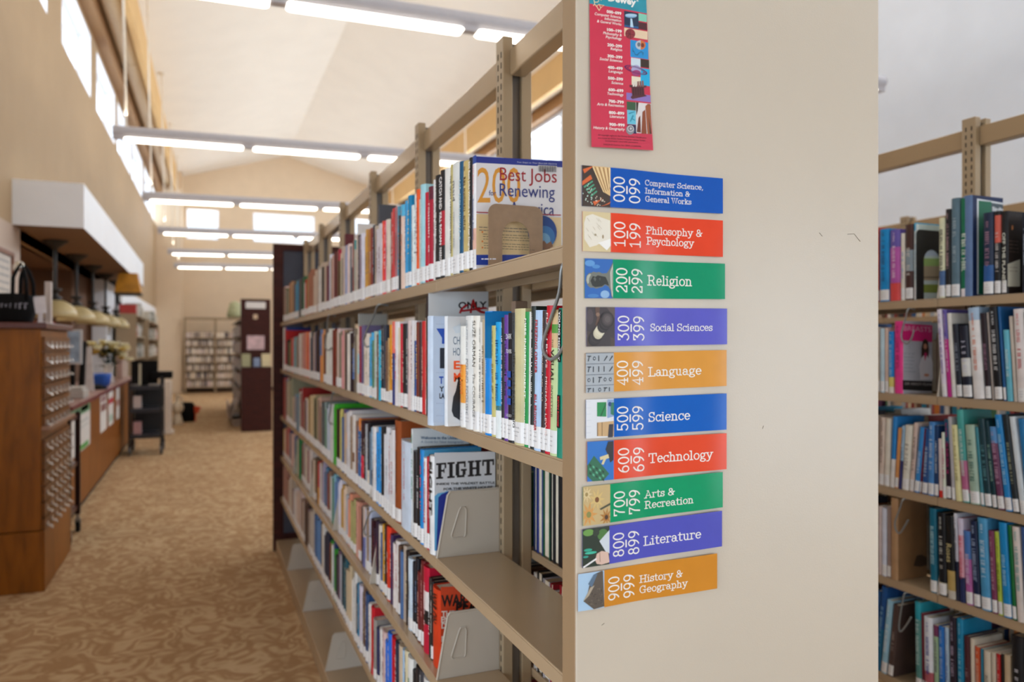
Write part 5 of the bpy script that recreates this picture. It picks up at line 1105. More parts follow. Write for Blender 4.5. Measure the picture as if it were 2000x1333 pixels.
for ix, (nm, col, TL, TR, BR, BL, xp, n0, n1, lines, cw) in enumerate(SIGNS):
    c = Card(TL, TR, BR, BL); ph = ix*.02
    c.wave = (lambda p_: (lambda s: bend(s+p_)))(ph)
    words = ' '.join(l[0] for l in lines).replace(',', '')
    mb = MB(); c.grid(mb, TL[0], TR[0], 0, 1, 0, 0, 48, 3)
    base = mb.build('category_magnet', gloss(col), None, smooth=True, merge=True)
    so = base.modifiers.new('thickness', 'SOLIDIFY'); so.thickness = .0004; so.offset = -1; es = base.modifiers.new('crisp edges', 'EDGE_SPLIT'); es.split_angle = math.radians(50)
    tag(base, f'{cw} magnetic sign reading {n0} {n1} {words} on the panel', 'magnet sign', 'subject magnets on the end panel')
    pm, pms = picture(ix, c, TL[0], xp); pm.build('picture', pms, base)
    lt = MB()
    for s, x0, x1, tb, cap in lines: c.text(lt, slab2d(s, .1), x0, x1, tb, cap, 2)
    lt.build('lettering', M_INKW, base)
    nu = MB(); x = TL[0]
    c.rot(nu, (lambda d: (d[0], d[1], d[2]))(slab2d(n0, .1, .05)), x+60, x+80.5, .86, .21)
    c.rot(nu, (lambda d: (d[0], d[1], d[2]))(slab2d(n1, .1, .05)), x+90.5, x+111, .87, .22)
    c.poly(nu, [(x+84.2,.635),(x+86.8,.635),(x+86.8,.435),(x+84.2,.435)], 2); nu.build('numerals', M_INKW, base)
# tall hanging bookmark with the whole scheme
wv = lambda s, t: .0008+.004*t*t+.0012*math.sin(math.pi*min(1, max(0, s)))
bk = Card((1150,-75),(1259.5,-52),(1271.6,295.8),(1151.4,289), wv)
bk.P = (lambda px, t, k=0, c=bk: (lambda xl, xr, s: (lambda X, y: (X, PANEL_Y-wv(s, t)-.00009*k-.0003, zat(X, PANEL_Y, y)))(onY(px, PANEL_Y), c.q[0][1]+(c.q[3][1]-c.q[0][1])*t+((c.q[1][1]+(c.q[2][1]-c.q[1][1])*t)-(c.q[0][1]+(c.q[3][1]-c.q[0][1])*t))*s))(0, 0, (px-(1150+1.4*t))/(109.5+10.7*t)))
T_ = lambda y, px: (lambda s: (y-(-75+23*s))/(364-16.2*s))((px-1150.8)/115)   # photo height at px -> t
def bgrid(mb, x0a, x1a, t0, t1, k, mi, n=10, m=10):
    for i in range(n):
        for j in range(m):
            a, b = i/n, (i+1)/n; u, v = t0+(t1-t0)*j/m, t0+(t1-t0)*(j+1)/m
            xx = lambda f, t: (x0a(t)+(x1a(t)-x0a(t))*f)
            mb.face([bk.P(xx(a,v),v,k), bk.P(xx(b,v),v,k), bk.P(xx(b,u),u,k), bk.P(xx(a,u),u,k)], mi)
L_ = lambda t: 1150+1.4*t; R_ = lambda t: 1259.5+12.1*t
mb = MB(); bgrid(mb, L_, R_, .228, 1, 0, 0, 8, 16); bgrid(mb, L_, R_, 0, .228, 0, 1, 8, 4)
bkm = mb.build('bookmark_poster', [mat('cc2c4c', .4, var=.04, scale=40, coat=.2, name='crimson card'), mat('1892a8', .4, var=.08, scale=50, coat=.2, name='teal card')], None, smooth=True, merge=True)
tag(bkm, 'tall crimson card with teal top listing subject numbers above the magnets', 'poster')
def bpx(zx, zy): return 1120+zx/4.3, zy/4.3
def brect(mb, x0, y0, x1, y1, mi, k=1):
    """zoom coords of upper-left and lower-right; rows follow the card's slope"""
    a, b = bpx(x0, y0), bpx(x1, y1); ta, tb = T_(a[1], a[0]), T_(b[1]-.1*(b[0]-a[0])*0, b[0])
    for i in range(6):
        u, v = a[0]+(b[0]-a[0])*i/6, a[0]+(b[0]-a[0])*(i+1)/6
        mb.face([bk.P(u,tb,k), bk.P(v,tb,k), bk.P(v,ta,k), bk.P(u,ta,k)], mi)
def bpoly(mb, pts, mi, k=2):
    q = [bpx(*p) for p in pts]; mb.face([bk.P(x, T_(y, x), k) for x, y in q], mi)
def bell(mb, cx, cy, rx, ry, mi, k=2, n=24, a0=0, a1=360):
    bpoly(mb, [(cx+rx*math.cos(math.radians(-a)), cy+ry*math.sin(math.radians(-a))) for a in [a0+(a1-a0)*i/n for i in range(n if a1-a0 >= 360 else n+1)]], mi, k)
pmb = MB(); pms = []
def bi(h):
    m = ink(h)
    if m not in pms: pms.append(m)
    return pms.index(m)
for x0, y0, x1, y1, h in [(417,95,540,250,'122c4a'),(540,113,611,189,'80cdb4'),(540,187,612,258,'481824'),(417,238,616,338,'e6ccac'),(468,340,622,505,'1690d2'),(472,490,553,575,'ccdde8'),(553,500,627,578,'35241a'),(553,578,632,732,'10acdc'),(476,647,556,728,'e8dec4'),(430,787,636,868,'8870b8'),(432,862,508,938,'35583c'),(434,933,509,1058,'66c0d8'),(508,868,641,1137,'dcd6d6'),(436,1055,511,1135,'1a1e4a')]: brect(pmb, x0, y0, x1, y1, bi(h))
bell(pmb,475,138,50,17,bi('7eb0d4')); bell(pmb,475,132,50,12,bi('a8cce4'),3); bpoly(pmb,[(468,232),(496,236),(484,162),(470,160)],bi('b8d8ec')); bpoly(pmb,[(418,232),(538,246),(538,228),(418,214)],bi('1c5a90'),2)
bell(pmb,467,290,43,43,bi('8c2a36')); 
for pts in ([(426,284),(508,300),(508,303),(426,287)],[(464,248),(467,248),(470,332),(467,332)],[(438,258),(441,257),(462,290),(444,322),(441,321),(458,290)]): bpoly(pmb, pts, bi('3a1018'), 3)
bell(pmb,555,383,44,40,bi('b8c0c8')); bell(pmb,556,383,43,39,bi('d07034'),3,14,-90,90); bell(pmb,540,380,14,18,bi('6a7480'),4); bell(pmb,572,385,14,18,bi('7a2c1a'),4)
bpoly(pmb,[(488,400),(484,440),(500,448),(506,470),(530,474),(548,450),(566,446),(574,476),(582,448),(560,434),(540,446),(526,462),(510,462),(500,436),(492,430)],bi('1470a0'),3)
bell(pmb,515,597,42,44,bi('a8a4cc'),3); bell(pmb,515,622,38,26,bi('a03c74'),4)
def ring(cx, cy, rx, ry, w, sl, h, k):
    n = 30
    for i in range(n):
        a, b = 2*math.pi*i/n, 2*math.pi*(i+1)/n
        f = lambda g, r: (cx+rx*r*math.cos(g), cy+ry*r*math.sin(g)+sl*rx*r*math.cos(g))
        bpoly(pmb, [f(a,1), f(b,1), f(b,1-w), f(a,1-w)][::-1], bi(h), k)
ring(513,596,98,30,.14,.28,'5a1860',5); ring(513,596,76,21,.14,.28,'7a1c5c',5)
bpoly(pmb,[(458,722),(602,726),(600,742),(580,745),(584,800),(606,815),(480,842),(464,828),(478,812),(474,745),(458,740)],bi('54222c'),3)
for i in range(5): bpoly(pmb,[(482+20*i,700-3*i),(496+20*i,696-3*i),(500+20*i,735),(484+20*i,738)],bi('e0d8cc' if i < 2 else '8a5a54'),4); bpoly(pmb,[(484+20*i,748),(492+20*i,748),(494+20*i,808),(486+20*i,810)],bi('3a141c'),4)
bpoly(pmb,[(512,1120),(530,1000),(545,980),(548,1125)],bi('6a2c1c'),3)
for pts, h in (([(552,1134),(564,950),(588,930),(598,1134)],'8a4424'),([(604,1136),(590,900),(612,880),(634,884),(640,1136)],'9c5430'),([(622,1136),(612,900),(622,884),(636,890),(640,1136)],'5a2a1c'),([(510,868),(532,870),(524,940),(512,980)],'3a2c24')): bpoly(pmb, pts, bi(h), 3)
for pts in ([(445,960),(500,945),(498,952),(450,970)],[(455,1030),(480,975),(490,985),(462,1036)],[(470,1000),(502,1020),(498,1026),(468,1010)]): bpoly(pmb, pts, bi('2c8ca8'), 3)
bell(pmb,457,1103,35,40,bi('8a8a90'),4); bell(pmb,460,1092,28,28,bi('c4c4c8'),5); bell(pmb,460,1092,20,20,bi('6a6a74'),6); bpoly(pmb,[(448,1096),(460,1078),(474,1090),(462,1104)],bi('c4c4c8'),7)
pmb.build('picture_column', pms, bkm)
tb = MB()
def bline(s, x0, x1, yr, cap, mi, st='b', k=2, mbx=None):
    d = txt2d(s, .035 if st == 'b' else .012, .18 if st == 'i' else 0, 2); vs, fs, w_ = d; sl = .167-.11*max(0, min(1, yr/290))
    (mbx or tb).raw([(lambda px: bk.P(px, T_(yr-sl*(x1-px)-y*cap, px), k))(x0+(x1-x0)*x/w_) for x, y in vs], fs, mi)
for s, x0, x1, y, st in [('000–099',1183,1211.4,30.7,'b'),('Computer Science,',1160,1211,38,'i'),('Information',1179,1211.4,44.7,'i'),('& General Works',1164.6,1211.5,51.6,'i'),('100–199',1183.5,1212,65.8,'b'),('Philosophy &',1176,1212,73,'i'),('Psychology',1181,1212.2,80,'i'),('200–299',1184,1212.4,95.3,'b'),('Religion',1190,1212.4,102,'i'),('300–399',1184,1212.8,117,'b'),('Social Sciences',1169,1213,124,'i'),('400–499',1184.3,1213.2,139,'b'),('Language',1186,1213.3,146,'i'),('500–599',1184.6,1213.6,160,'b'),('Science',1191,1213.8,168,'i'),('600–699',1185,1214.2,182.5,'b'),('Technology',1183,1214.4,190,'i'),('700–799',1185.3,1214.6,205,'b'),('Arts & Recreation',1163,1214.8,212,'i'),('800–899',1185.6,1215.2,227,'b'),('Literature',1187,1215.4,234,'i'),('900–999',1185.8,1215.7,250,'b'),('History & Geography',1155.6,1216,257.7,'i')]:
    bline(s, x0, x1, y, 5.7 if st == 'b' else 5.3, 0, 'b' if st == 'b' else 'i')
bline('Dewey', 1186, 1240.5, 11.5, 13, 0, 'b'); bline('®', 1241.5, 1245.5, 4.5, 4, 0, 'b')
tb.build('lettering', M_INKW, bkm)
tb2 = MB()
for s, x0, x1, y in [('All copyright rights in the Dewey Decimal Classification',1164,1258,273),('are owned by OCLC Online Computer Library Center,',1164,1257,278.5),('Incorporated. Used with permission.',1178,1242,282.5),('944224 © Demco, Inc. 2003 (12284640)',1174,1247,290)]: bline(s, x0, x1, y, 2.9, 0, 'n', 2, tb2)
tb2.build('small_print', ink('5a1424'), bkm)
fg = MB(); f3 = lambda *p: [bk.P(bpx(x, y)[0], T_(bpx(x, y)[1], bpx(x, y)[0]), 3) for x, y in p]
for p in ([(166,2),(172,40),(190,62),(210,96)],[(170,22),(196,24),(206,8)],[(188,60),(206,40),(222,70),(210,90)],[(206,44),(250,52),(224,68)],[(172,40),(160,52)],[(222,8),(232,0)]): fg.tube(f3(*p), .0005, 5)
fg.build('figure_emblem', ink('f0dcb0'), bkm)
# ------------------------------------------------------------------ card catalogue
M_OAK = wood((122, 70, 10), (158, 94, 20), 'honey oak veneer', .4, (8, 8, 1.2))
M_OAKD = wood((100, 58, 12), (130, 78, 20), 'oak drawer front', .4, (8, 2, 8))
M_REDEDGE = mat((92, 44, 34), .35, var=.08, name='reddish laminate edge')
M_PULL = mat((206, 198, 190), .25, metal=.6, var=.05, name='nickel pull')
cc = empty('card_catalog', 'honey oak card catalogue with rows of nickel drawer pulls at the start of the counter', 'cabinet', (0, 0, 0))
CX, CY0, CY1 = -.86, 5.18, 6.13
MB().box(-1.42, CX-.02, CY0, CY1, .36, 1.55).build('carcass', M_OAK, cc, bevel=.004)
MB().box(-1.42, CX, CY0-.005, CY1+.005, .0, .355).build('plinth', M_OAK, cc, bevel=.004)
MB().box(-1.44, CX+.012, CY0-.02, CY1+.02, 1.55, 1.585).build('top', M_REDEDGE, cc, bevel=.004)
MB().box(CX-.019, CX+.03, CY0+.004, CY1-.004, .945, .972).build('pull_out_shelf', mat((150, 110, 84), .35, name='pale laminate'), cc, bevel=.003)
cols = 6; rows = [1.505-.0945*k for k in range(6)]+[.895-.094*k for k in range(6)]
for zi in rows:
    for k in range(cols):
        a = CY0+.02+(CY1-CY0-.04)*k/cols; b = a+(CY1-CY0-.04)/cols-.006; m = (a+b)/2
        dr = MB().box(CX-.02, CX-.002, a, b, zi-.088, zi-.002).build('drawer', M_OAKD, cc)
        p = MB(); p.box(CX-.002, CX+.003, m-.02, m+.02, zi-.05, zi-.03)
        prof = [(CX+.003, zi-.05), (CX+.022, zi-.056), (CX+.03, zi-.07), (CX+.026, zi-.072), (CX+.018, zi-.061), (CX+.003, zi-.056)]
        p.prism([(x, z) for x, z in prof], lambda x, z, h: (x, m+h, z), -.017, .017)
        p.build('label_pull', M_PULL, dr)
# ------------------------------------------------------------------ on the catalogue
M_BLACK = mat((15, 14, 15), .8, spec=.2, var=.1, name='black cloth')
CT = 1.585
def px3(px, py, X=None, Y=None):
    if Y is None: Y = onX(px, X)
    else: X = onY(px, Y)
    return Vector((X, Y, zat(X, Y, py)))
yb = 5.36; bg_ = empty('tote_bag', 'black tote bag with tall handles and white lettering on the card catalogue', 'bag', (0, 0, 0))
l, r_ = onY(-12, yb), onY(71, yb); zt = zat((l+r_)/2, yb, 577)
mb = MB(); n = 14; cx = (l+r_)/2; hw = (r_-l)/2
for k in range(9):
    f = k/8; z = CT+.001+(zt-CT)*f; wdt = hw*(.78+.22*min(1, f*2.2)); dp = .11*(.8+.2*min(1, f*2))
    for i in range(20):
        a = 2*math.pi*i/20; ca, sa = math.cos(a), math.sin(a)
        mb.v.append((cx+wdt*math.copysign(abs(ca)**.5, ca), yb+dp*math.copysign(abs(sa)**.6, sa), z+.006*math.sin(3*a)*f))
for k in range(8):
    for i in range(20): j = (i+1) % 20; mb.f.append((k*20+i, k*20+j, k*20+20+j, k*20+20+i)); mb.m.append(0)
mb.f.append(tuple(range(19, -1, -1))); mb.m.append(0); mb.f.append(tuple(range(160, 180))); mb.m.append(0)
mb.build('bag_body', M_BLACK, bg_, smooth=True)
for yy in (-.1, .1):
    h = MB(); zz = zat(cx, yb, 516)
    h.tube([(onY(32, yb), yb+yy, zt-.03), (onY(33, yb), yb+yy, zt+.1), (onY(37, yb), yb+yy*.8, zz-.05), (onY(45, yb), yb+yy*.6, zz), (onY(53, yb), yb+yy*.8, zz-.05), (onY(58, yb), yb+yy, zt+.08), (onY(59, yb), yb+yy, zt-.03)], .011, 8)
    h.build('handle', M_BLACK, bg_, smooth=True)
mk = MB(); R5 = random.Random(3); zc = zat(cx, yb, 599)
for a, b, sz in ((4, 32, .03), (38, 64, .05)):
    x = onY(a, yb)
    while x < onY(b, yb):
        wv_ = R5.uniform(.008, .02); q = R5.uniform(.5, 1)*sz; mk.box(x, x+wv_*.4, yb-.1165, yb-.116, zc-q/2, zc+q/2); mk.box(x, x+wv_, yb-.1165, yb-.116, zc+q*.3, zc+q*.45); x += wv_+.008
mk.build('faint_lettering', mat((150, 148, 160), .6), bg_)
o = MB(); y_ = 5.3; o.prism([(onY(64, y_), zat(-1, y_, 580)), (onY(88, y_), zat(-1, y_, 577)), (onY(91, y_), zat(-1, y_, 611)), (onY(70, y_), zat(-1, y_, 613))], lambda x, z, h: (x, y_+h, z), 0, .004)
ob = o.box(onY(74, y_), onY(84, y_), y_+.004, y_+.008, CT+.0005, zat(-1, y_, 606)).box(onY(72, y_), onY(86, y_), y_, y_+.06, CT+.0002, CT+.006).build('price_card', mat((226, 220, 224), .5, name='white card')); tag(ob, 'small white card on a stand beside the black tote on the catalogue', 'card')
o = MB(); y_ = 5.62; o.box(onY(87, y_), onY(99.5, y_), y_, y_+.05, CT+.0005, zat(-.95, y_, 550)).box(onY(84, y_), onY(101, y_), y_-.02, y_+.07, CT+.0003, CT+.012)
tag(o.build('brochure_stand', mat((206, 192, 184), .45, name='white plastic'), bevel=.002), 'narrow white upright stand at the corner of the card catalogue', 'stand')
lp = empty('desk_lamp', 'small bright chrome lamp head glinting above the black tote bag', 'lamp', (0, 0, 0)); y_ = 5.85
p0 = px3(37, 521, Y=y_); MB().lathe([(.004,-.03),(.034,-.028),(.036,0),(.022,.03),(.006,.036)], p0, 16).build('lamp_head', mat((236, 236, 230), .15, metal=.9, var=.02), lp, smooth=True)
MB().tube([(p0.x+.01, y_, CT+.004), (p0.x+.015, y_, p0.z-.12), (p0.x+.02, y_, p0.z-.02)], .006, 8).lathe([(.0001,0),(.06,0),(.055,.012),(.0001,.014)], (p0.x+.01, y_, CT+.0005), 20).build('lamp_stem', M_BLACK, lp)
# framed notice on the near left wall
pc = empty('framed_notice', 'wood framed notice hanging on the pale wall behind the black tote', 'picture', (0, 0, 0))
yA, yB = 7.0, 7.72; zT, zBm = zat(wx(7.7), 7.7, 494), zat(wx(7.7), 7.7, 588)
def wl(y, z, d): return (wx(y)+d, y, z)
f = MB()
for a, b, c_, d_ in ((yA, yB, zT-.035, zT), (yA, yB, zBm, zBm+.035), (yA, yA+.035, zBm, zT), (yB-.035, yB, zBm, zT)):
    f.raw([wl(a,c_,.002), wl(b,c_,.002), wl(b,d_,.002), wl(a,d_,.002), wl(a,c_,.028), wl(b,c_,.028), wl(b,d_,.028), wl(a,d_,.028)], [(0,1,2,3),(4,7,6,5),(0,4,5,1),(1,5,6,2),(2,6,7,3),(3,7,4,0)])
f.build('frame', mat((120, 62, 28), .4, var=.1), pc)
f = MB(); f.face([wl(yA+.03,zBm+.03,.01), wl(yB-.03,zBm+.03,.01), wl(yB-.03,zT-.03,.01), wl(yA+.03,zT-.03,.01)], 0)
for k in range(9): f.face([wl(yA+.1,zT-.1-.06*k,.0105), wl(yB-.1,zT-.1-.06*k,.0105), wl(yB-.1,zT-.085-.06*k,.0105), wl(yA+.1,zT-.085-.06*k,.0105)], 1)
f.build('print', [mat((204, 194, 182), .5), mat((150, 146, 144), .6)], pc)

# ------------------------------------------------------------------ book truck seen edge on
bt = empty('book_truck', 'dark maroon book truck on casters seen edge-on between catalogue and counter', 'cart', (0, 0, 0))
M_TRUCK = mat((44, 20, 20), .3, var=.08, metal=.2, name='dark maroon steel')
TZ = .93
for (x, y) in ((-.895, 6.27), (-.895, 6.72), (-1.25, 6.27), (-1.25, 6.72)):
    MB().box(x-.018, x+.018, y-.018, y+.018, .14, TZ).build('upright', M_TRUCK, bt, bevel=.003)
    c = MB(); c.tube([(x, y, .14), (x, y, .1)], .012, 8).box(x-.02, x+.02, y-.012, y+.03, .06, .1); c.build('caster_fork', mat((150, 150, 150), .3, metal=.8), bt)
    MB().tube([(x-.014, y+.018, .0475), (x+.014, y+.018, .0475)], .047, 16).build('caster_wheel', M_BLACK, bt)
for z in (.18, .52, .88):
    MB().box(-1.25, -.895, 6.26, 6.73, z, z+.03).build('shelf', mat((84, 48, 44), .3, var=.06, metal=.2), bt, bevel=.003)
# ------------------------------------------------------------------ service counter and what is on it
M_CTR = wood((116, 64, 10), (150, 86, 18), 'orange brown panelling', .42, (8, 5, 1.0))
ct = empty('service_counter', 'long orange brown wood service counter running down the left of the aisle', 'counter', (0, 0, 0))
K0, K1 = 6.85, 12.9
body = MB()
for a, b in ((K0, 8.1), (8.106, 9.7), (9.706, 11.3), (11.306, K1)): body.box(-1.5, -.985, a, b, .06, .925)
body.build('front_panel', M_CTR, ct, bevel=.002)
MB().box(-1.48, -1.01, K0, K1, 0, .06).build('toe_kick', mat((34, 22, 16), .7), ct)
MB().box(-1.52, -.955, K0-.02, K1+.02, .925, .965).build('worktop', [mat((160, 124, 112), .3, var=.05, name='mauve laminate')], ct, bevel=.004)
MB().box(-.957, -.945, K0-.02, K1+.02, .93, .962).build('edge_strip', mat((112, 40, 44), .35, name='dark red edging'), ct)
KT = .965
def flyer(lab, px0, px1, y0, y1, cols_, txt=()):
    ya, yb = onX(px1, -.978), onX(px0, -.978); X = -.984
    zt, zb = zat(X, (ya+yb)/2, y0), zat(X, (ya+yb)/2, y1); zt = min(zt, .918)
    m = MB(); ms = []; h = zt-zb
    m.box(X, X+.0016, min(ya,yb), max(ya,yb), zb, zt, 0); ms.append(mat((222, 218, 214), .5, name='flyer paper'))
    for f0, f1, s0, s1, c in cols_:
        mm = ink(c)
        if mm not in ms: ms.append(mm)
        lo, hi = min(ya,yb), max(ya,yb); a, b = hi-(hi-lo)*s0, hi-(hi-lo)*s1
        m.face([(X+.002,b,zb+h*f0), (X+.002,a,zb+h*f0), (X+.002,a,zb+h*f1), (X+.002,b,zb+h*f1)][::-1], ms.index(mm))
    o = m.build('flyer', ms); tag(o, lab, 'flyer', 'flyers on the counter front'); return o
flyer('tall green and white flyer taped to the counter front beside the book truck', 139, 177, 772, 882, [(.8,1,0,1,'6c9a72'),(.86,.96,.1,.5,'2c8a44'),(.84,.93,.6,.95,'2c8a44'),(.02,.13,.1,.8,'3ca03c'),(.62,.66,.1,.8,'b0b4b0'),(.5,.54,.1,.7,'c0c4c0')])
flyer('white flyer with a curled foot on the middle of the counter front', 197, 209, 764, 842, [(.55,.75,.1,.9,'8a5a54'),(.8,.95,.1,.9,'a07a78')])
flyer('narrow flyer with a red band hanging on the counter front', 213, 222, 758, 830, [(.62,.78,0,1,'b83040'),(.1,.3,.1,.9,'a8c0b0')])
flyer('thinnest white flyer, farthest along the counter front', 228, 234, 752, 818, [(.4,.6,0,1,'b89088')])
# monitor, printer, sign, flowers, bowl
mo = empty('computer_monitor', 'pale screen facing the aisle on the counter behind the catalogue', 'monitor', (0, 0, 0)); Ym = 8.4
a, b = onY(141, Ym), onY(160, Ym); zt, zb = zat(a, Ym, 644), zat(a, Ym, 712)
MB().box(a-.12, b, Ym, Ym+.04, zb, zt).build('housing', mat((190, 190, 192), .4), mo, bevel=.004)
MB().box(a-.1, b-.02, Ym-.004, Ym+.001, zb+.02, zt-.02).build('screen', mat((150, 168, 188), .25, var=.4, scale=7), mo)
MB().box((a+b)/2-.06, (a+b)/2-.02, Ym+.01, Ym+.03, KT, zb).box(a-.08, b-.02, Ym-.07, Ym+.1, KT+.0003, KT+.012).build('stand', M_BLACK, mo)
tag(MB().prism([(onY(153, 8.75), KT+.001), (onY(162, 8.75), KT+.001), (onY(166, 8.75), zat(-1.1, 8.75, 668)), (onY(160, 8.75), zat(-1.1, 8.75, 668))], lambda x, z, h: (x, 8.75+h, z), 0, .1).build('speaker', M_BLACK, bevel=.004), 'slanted black device standing behind the screen on the counter', 'device')
tag(MB().box(-1.2, -.985, 7.75, 8.1, KT+.0005, KT+.075).box(-1.18, -1.0, 7.78, 8.07, KT+.075, KT+.105).build('receipt_printer', mat((176, 170, 164), .45), bevel=.008), 'low light grey printer at the near end of the counter', 'printer')
tag(MB().prism([(onY(163, 8.95), KT+.001), (onY(184, 8.95), KT+.001), (onY(178, 8.95), zat(-1.1, 8.95, 678)), (onY(163, 8.95), zat(-1.1, 8.95, 678))], lambda x, z, h: (x, 8.95+h, z), 0, .02).build('counter_sign', mat((224, 216, 212), .5)), 'white upright sign sheet on the counter left of the flowers', 'sign')
fv = empty('flower_arrangement', 'cream and yellow flowers with dark leaves in a clear vase on the counter', 'flowers', (0, 0, 0)); Yf = 10.7
p = px3(212, 700, Y=Yf); R6 = random.Random(21)
vb = KT+.001
gm = mat((205, 200, 196), .12, var=.03, name='clear vase')
MB().lathe([(.0001,0),(.055,.0),(.06,.02),(.05,.12),(.062,.24)], (p.x, Yf, vb), 18).build('vase', gm, fv, smooth=True)
lv = MB()
for i in range(46):
    a = R6.uniform(0, 2*math.pi); r = R6.uniform(.02, .13); z = p.z+R6.uniform(-.1, .1); c = Vector((p.x+r*math.cos(a), Yf+r*math.sin(a), z)); t = Vector((math.cos(a), math.sin(a), R6.uniform(-.3, .6)))*.07; s_ = Vector((-math.sin(a), math.cos(a), .2))*.022
    lv.face([c-t, c+s_, c+t, c-s_], 0)
for i in range(14):
    a = i*.9; lv.tube([(p.x, Yf, vb+.05), (p.x+.05*math.cos(a), Yf+.05*math.sin(a), vb+.28), (p.x+.13*math.cos(a), Yf+.13*math.sin(a), p.z+.1)], .004, 5)
lv.build('leaves', mat((34, 52, 26), .6, var=.2), fv)
for i in range(44):
    a = R6.uniform(0, 2*math.pi); r = .27*math.sqrt(R6.random()); c = (p.x+r*math.cos(a)+.02, Yf+r*.6*math.sin(a), zat(p.x, Yf, 688)+R6.uniform(-.08, .13)-r*.18)
    fb_ = MB()
    for k in range(9):
        w_ = 2*math.pi*k/9; q = Vector((math.cos(w_), math.sin(w_), .35))*.068; s_ = Vector((-math.sin(w_), math.cos(w_), 0))*.03; c0 = Vector(c)
        fb_.face([c0, c0+q*.6-s_, c0+q, c0+q*.6+s_], 0)
        q2 = Vector((math.cos(w_+.3), math.sin(w_+.3), 1.1))*.05; fb_.face([c0, c0+q2*.6-s_*.7, c0+q2, c0+q2*.6+s_*.7], 0)
    fb_.ball(c0+Vector((0,0,.012)), .014, 6, 1)
    fb_.build('blossom', [mat(R6.choice([(238, 226, 178), (232, 208, 120), (240, 234, 210)]), .6, name='petals'), mat((206, 160, 60), .6)], fv)
pb = px3(198, 745, Y=9.95); mb = MB(); mb.lathe([(.0001,.001),(.07,.001),(.095,.04),(.105,.12),(.108,.15),(.098,.15),(.09,.05),(.0001,.03)], (pb.x, 9.95, KT), 24)
tag(mb.build('bowl', mat((26, 84, 176), .3, var=.12, scale=14), smooth=True), 'bright blue patterned bowl on the counter below the flowers', 'bowl')
tag(MB().lathe([(.0001,.0),(.13,.001),(.14,.02),(.07,.05),(.0001,.05)], (onY(186, 9.35)-.02, 9.35, KT+.0005), 18).build('tray', M_BLACK, smooth=True), 'dark round tray in front of the blue bowl', 'tray')
tag(MB().box(onY(228, 11.8), onY(238, 11.8), 11.8, 11.9, KT+.001, zat(-1, 11.8, 690)).build('brochure_holder', mat((160, 130, 120), .4)), 'brown upright holder behind the flowers on the counter', 'holder')
tag(MB().box(onY(238, 12.5), onY(248, 12.5), 12.5, 12.6, KT+.001, zat(-1, 12.5, 678)).build('paper_stand', mat((214, 198, 188), .5)), 'cream sheet stand at the far end of the counter', 'stand')
# ------------------------------------------------------------------ pendant lamps under the bulkhead
M_IRON = mat((34, 28, 24), .5, var=.08, name='dark bronze'); M_SHADE = mat((196, 174, 124), .35, var=.08, scale=8, name='amber alabaster glass')
NTH = ['nearest', 'second', 'third', 'fourth', 'farthest']
for i in range(5):
    y = 8.79+1.32*i; r = empty('pendant_lamp', f'{NTH[i]} of the dark pendant lamps with cream dome shades under the bulkhead', 'lamp', (-1.37+.012*i, y, 2.5), 0, 'pendant lamps over the counter')
    MB().lathe([(.0001,0),(.12,0),(.11,-.02),(.04,-.07),(.018,-.1)], (0,0,0), 20).build('canopy', M_IRON, r, smooth=True)
    MB().tube([(0,0,-.08),(0,0,-.5)], .017, 10).build('rod', M_IRON, r)
    MB().lathe([(.016,-.48),(.06,-.485),(.06,-.505),(.025,-.53),(.03,-.55),(.065,-.575),(.06,-.6),(.05,-.61)], (0,0,0), 18).build('collar', M_IRON, r, smooth=True)
    MB().lathe([(.05,-.6),(.09,-.61),(.15,-.65),(.19,-.71),(.205,-.77),(.2,-.775),(.183,-.71),(.145,-.66),(.05,-.612)], (0,0,0), 28).build('shade', M_SHADE, r, smooth=True)
# hanging gold shade
gs = empty('hanging_shade', 'square golden shade with dark trim hanging under the far end of the bulkhead', 'shade', (-.99, 12.3, 2.5))
def frus(mb, a, b, za, zb, mi=0): mb.raw([(-a,-a,za),(a,-a,za),(a,a,za),(-a,a,za),(-b,-b,zb),(b,-b,zb),(b,b,zb),(-b,b,zb)], [(0,1,5,4),(1,2,6,5),(2,3,7,6),(3,0,4,7),(0,3,2,1),(4,5,6,7)], mi)
m = MB(); frus(m, .17, .12, -.3, -.02); m.build('shade_panels', mat((190, 128, 24), .5, var=.2, scale=10), gs)
m = MB(); frus(m, .178, .172, -.335, -.3); m.build('trim', mat((70, 56, 34), .6), gs); MB().box(-.01,.01,-.01,.01,-.02,0).build('hook', M_IRON, gs); MB().box(.13,.136,-.07,.0,-.26,-.06).build('tag', mat((196, 180, 206), .5), gs)
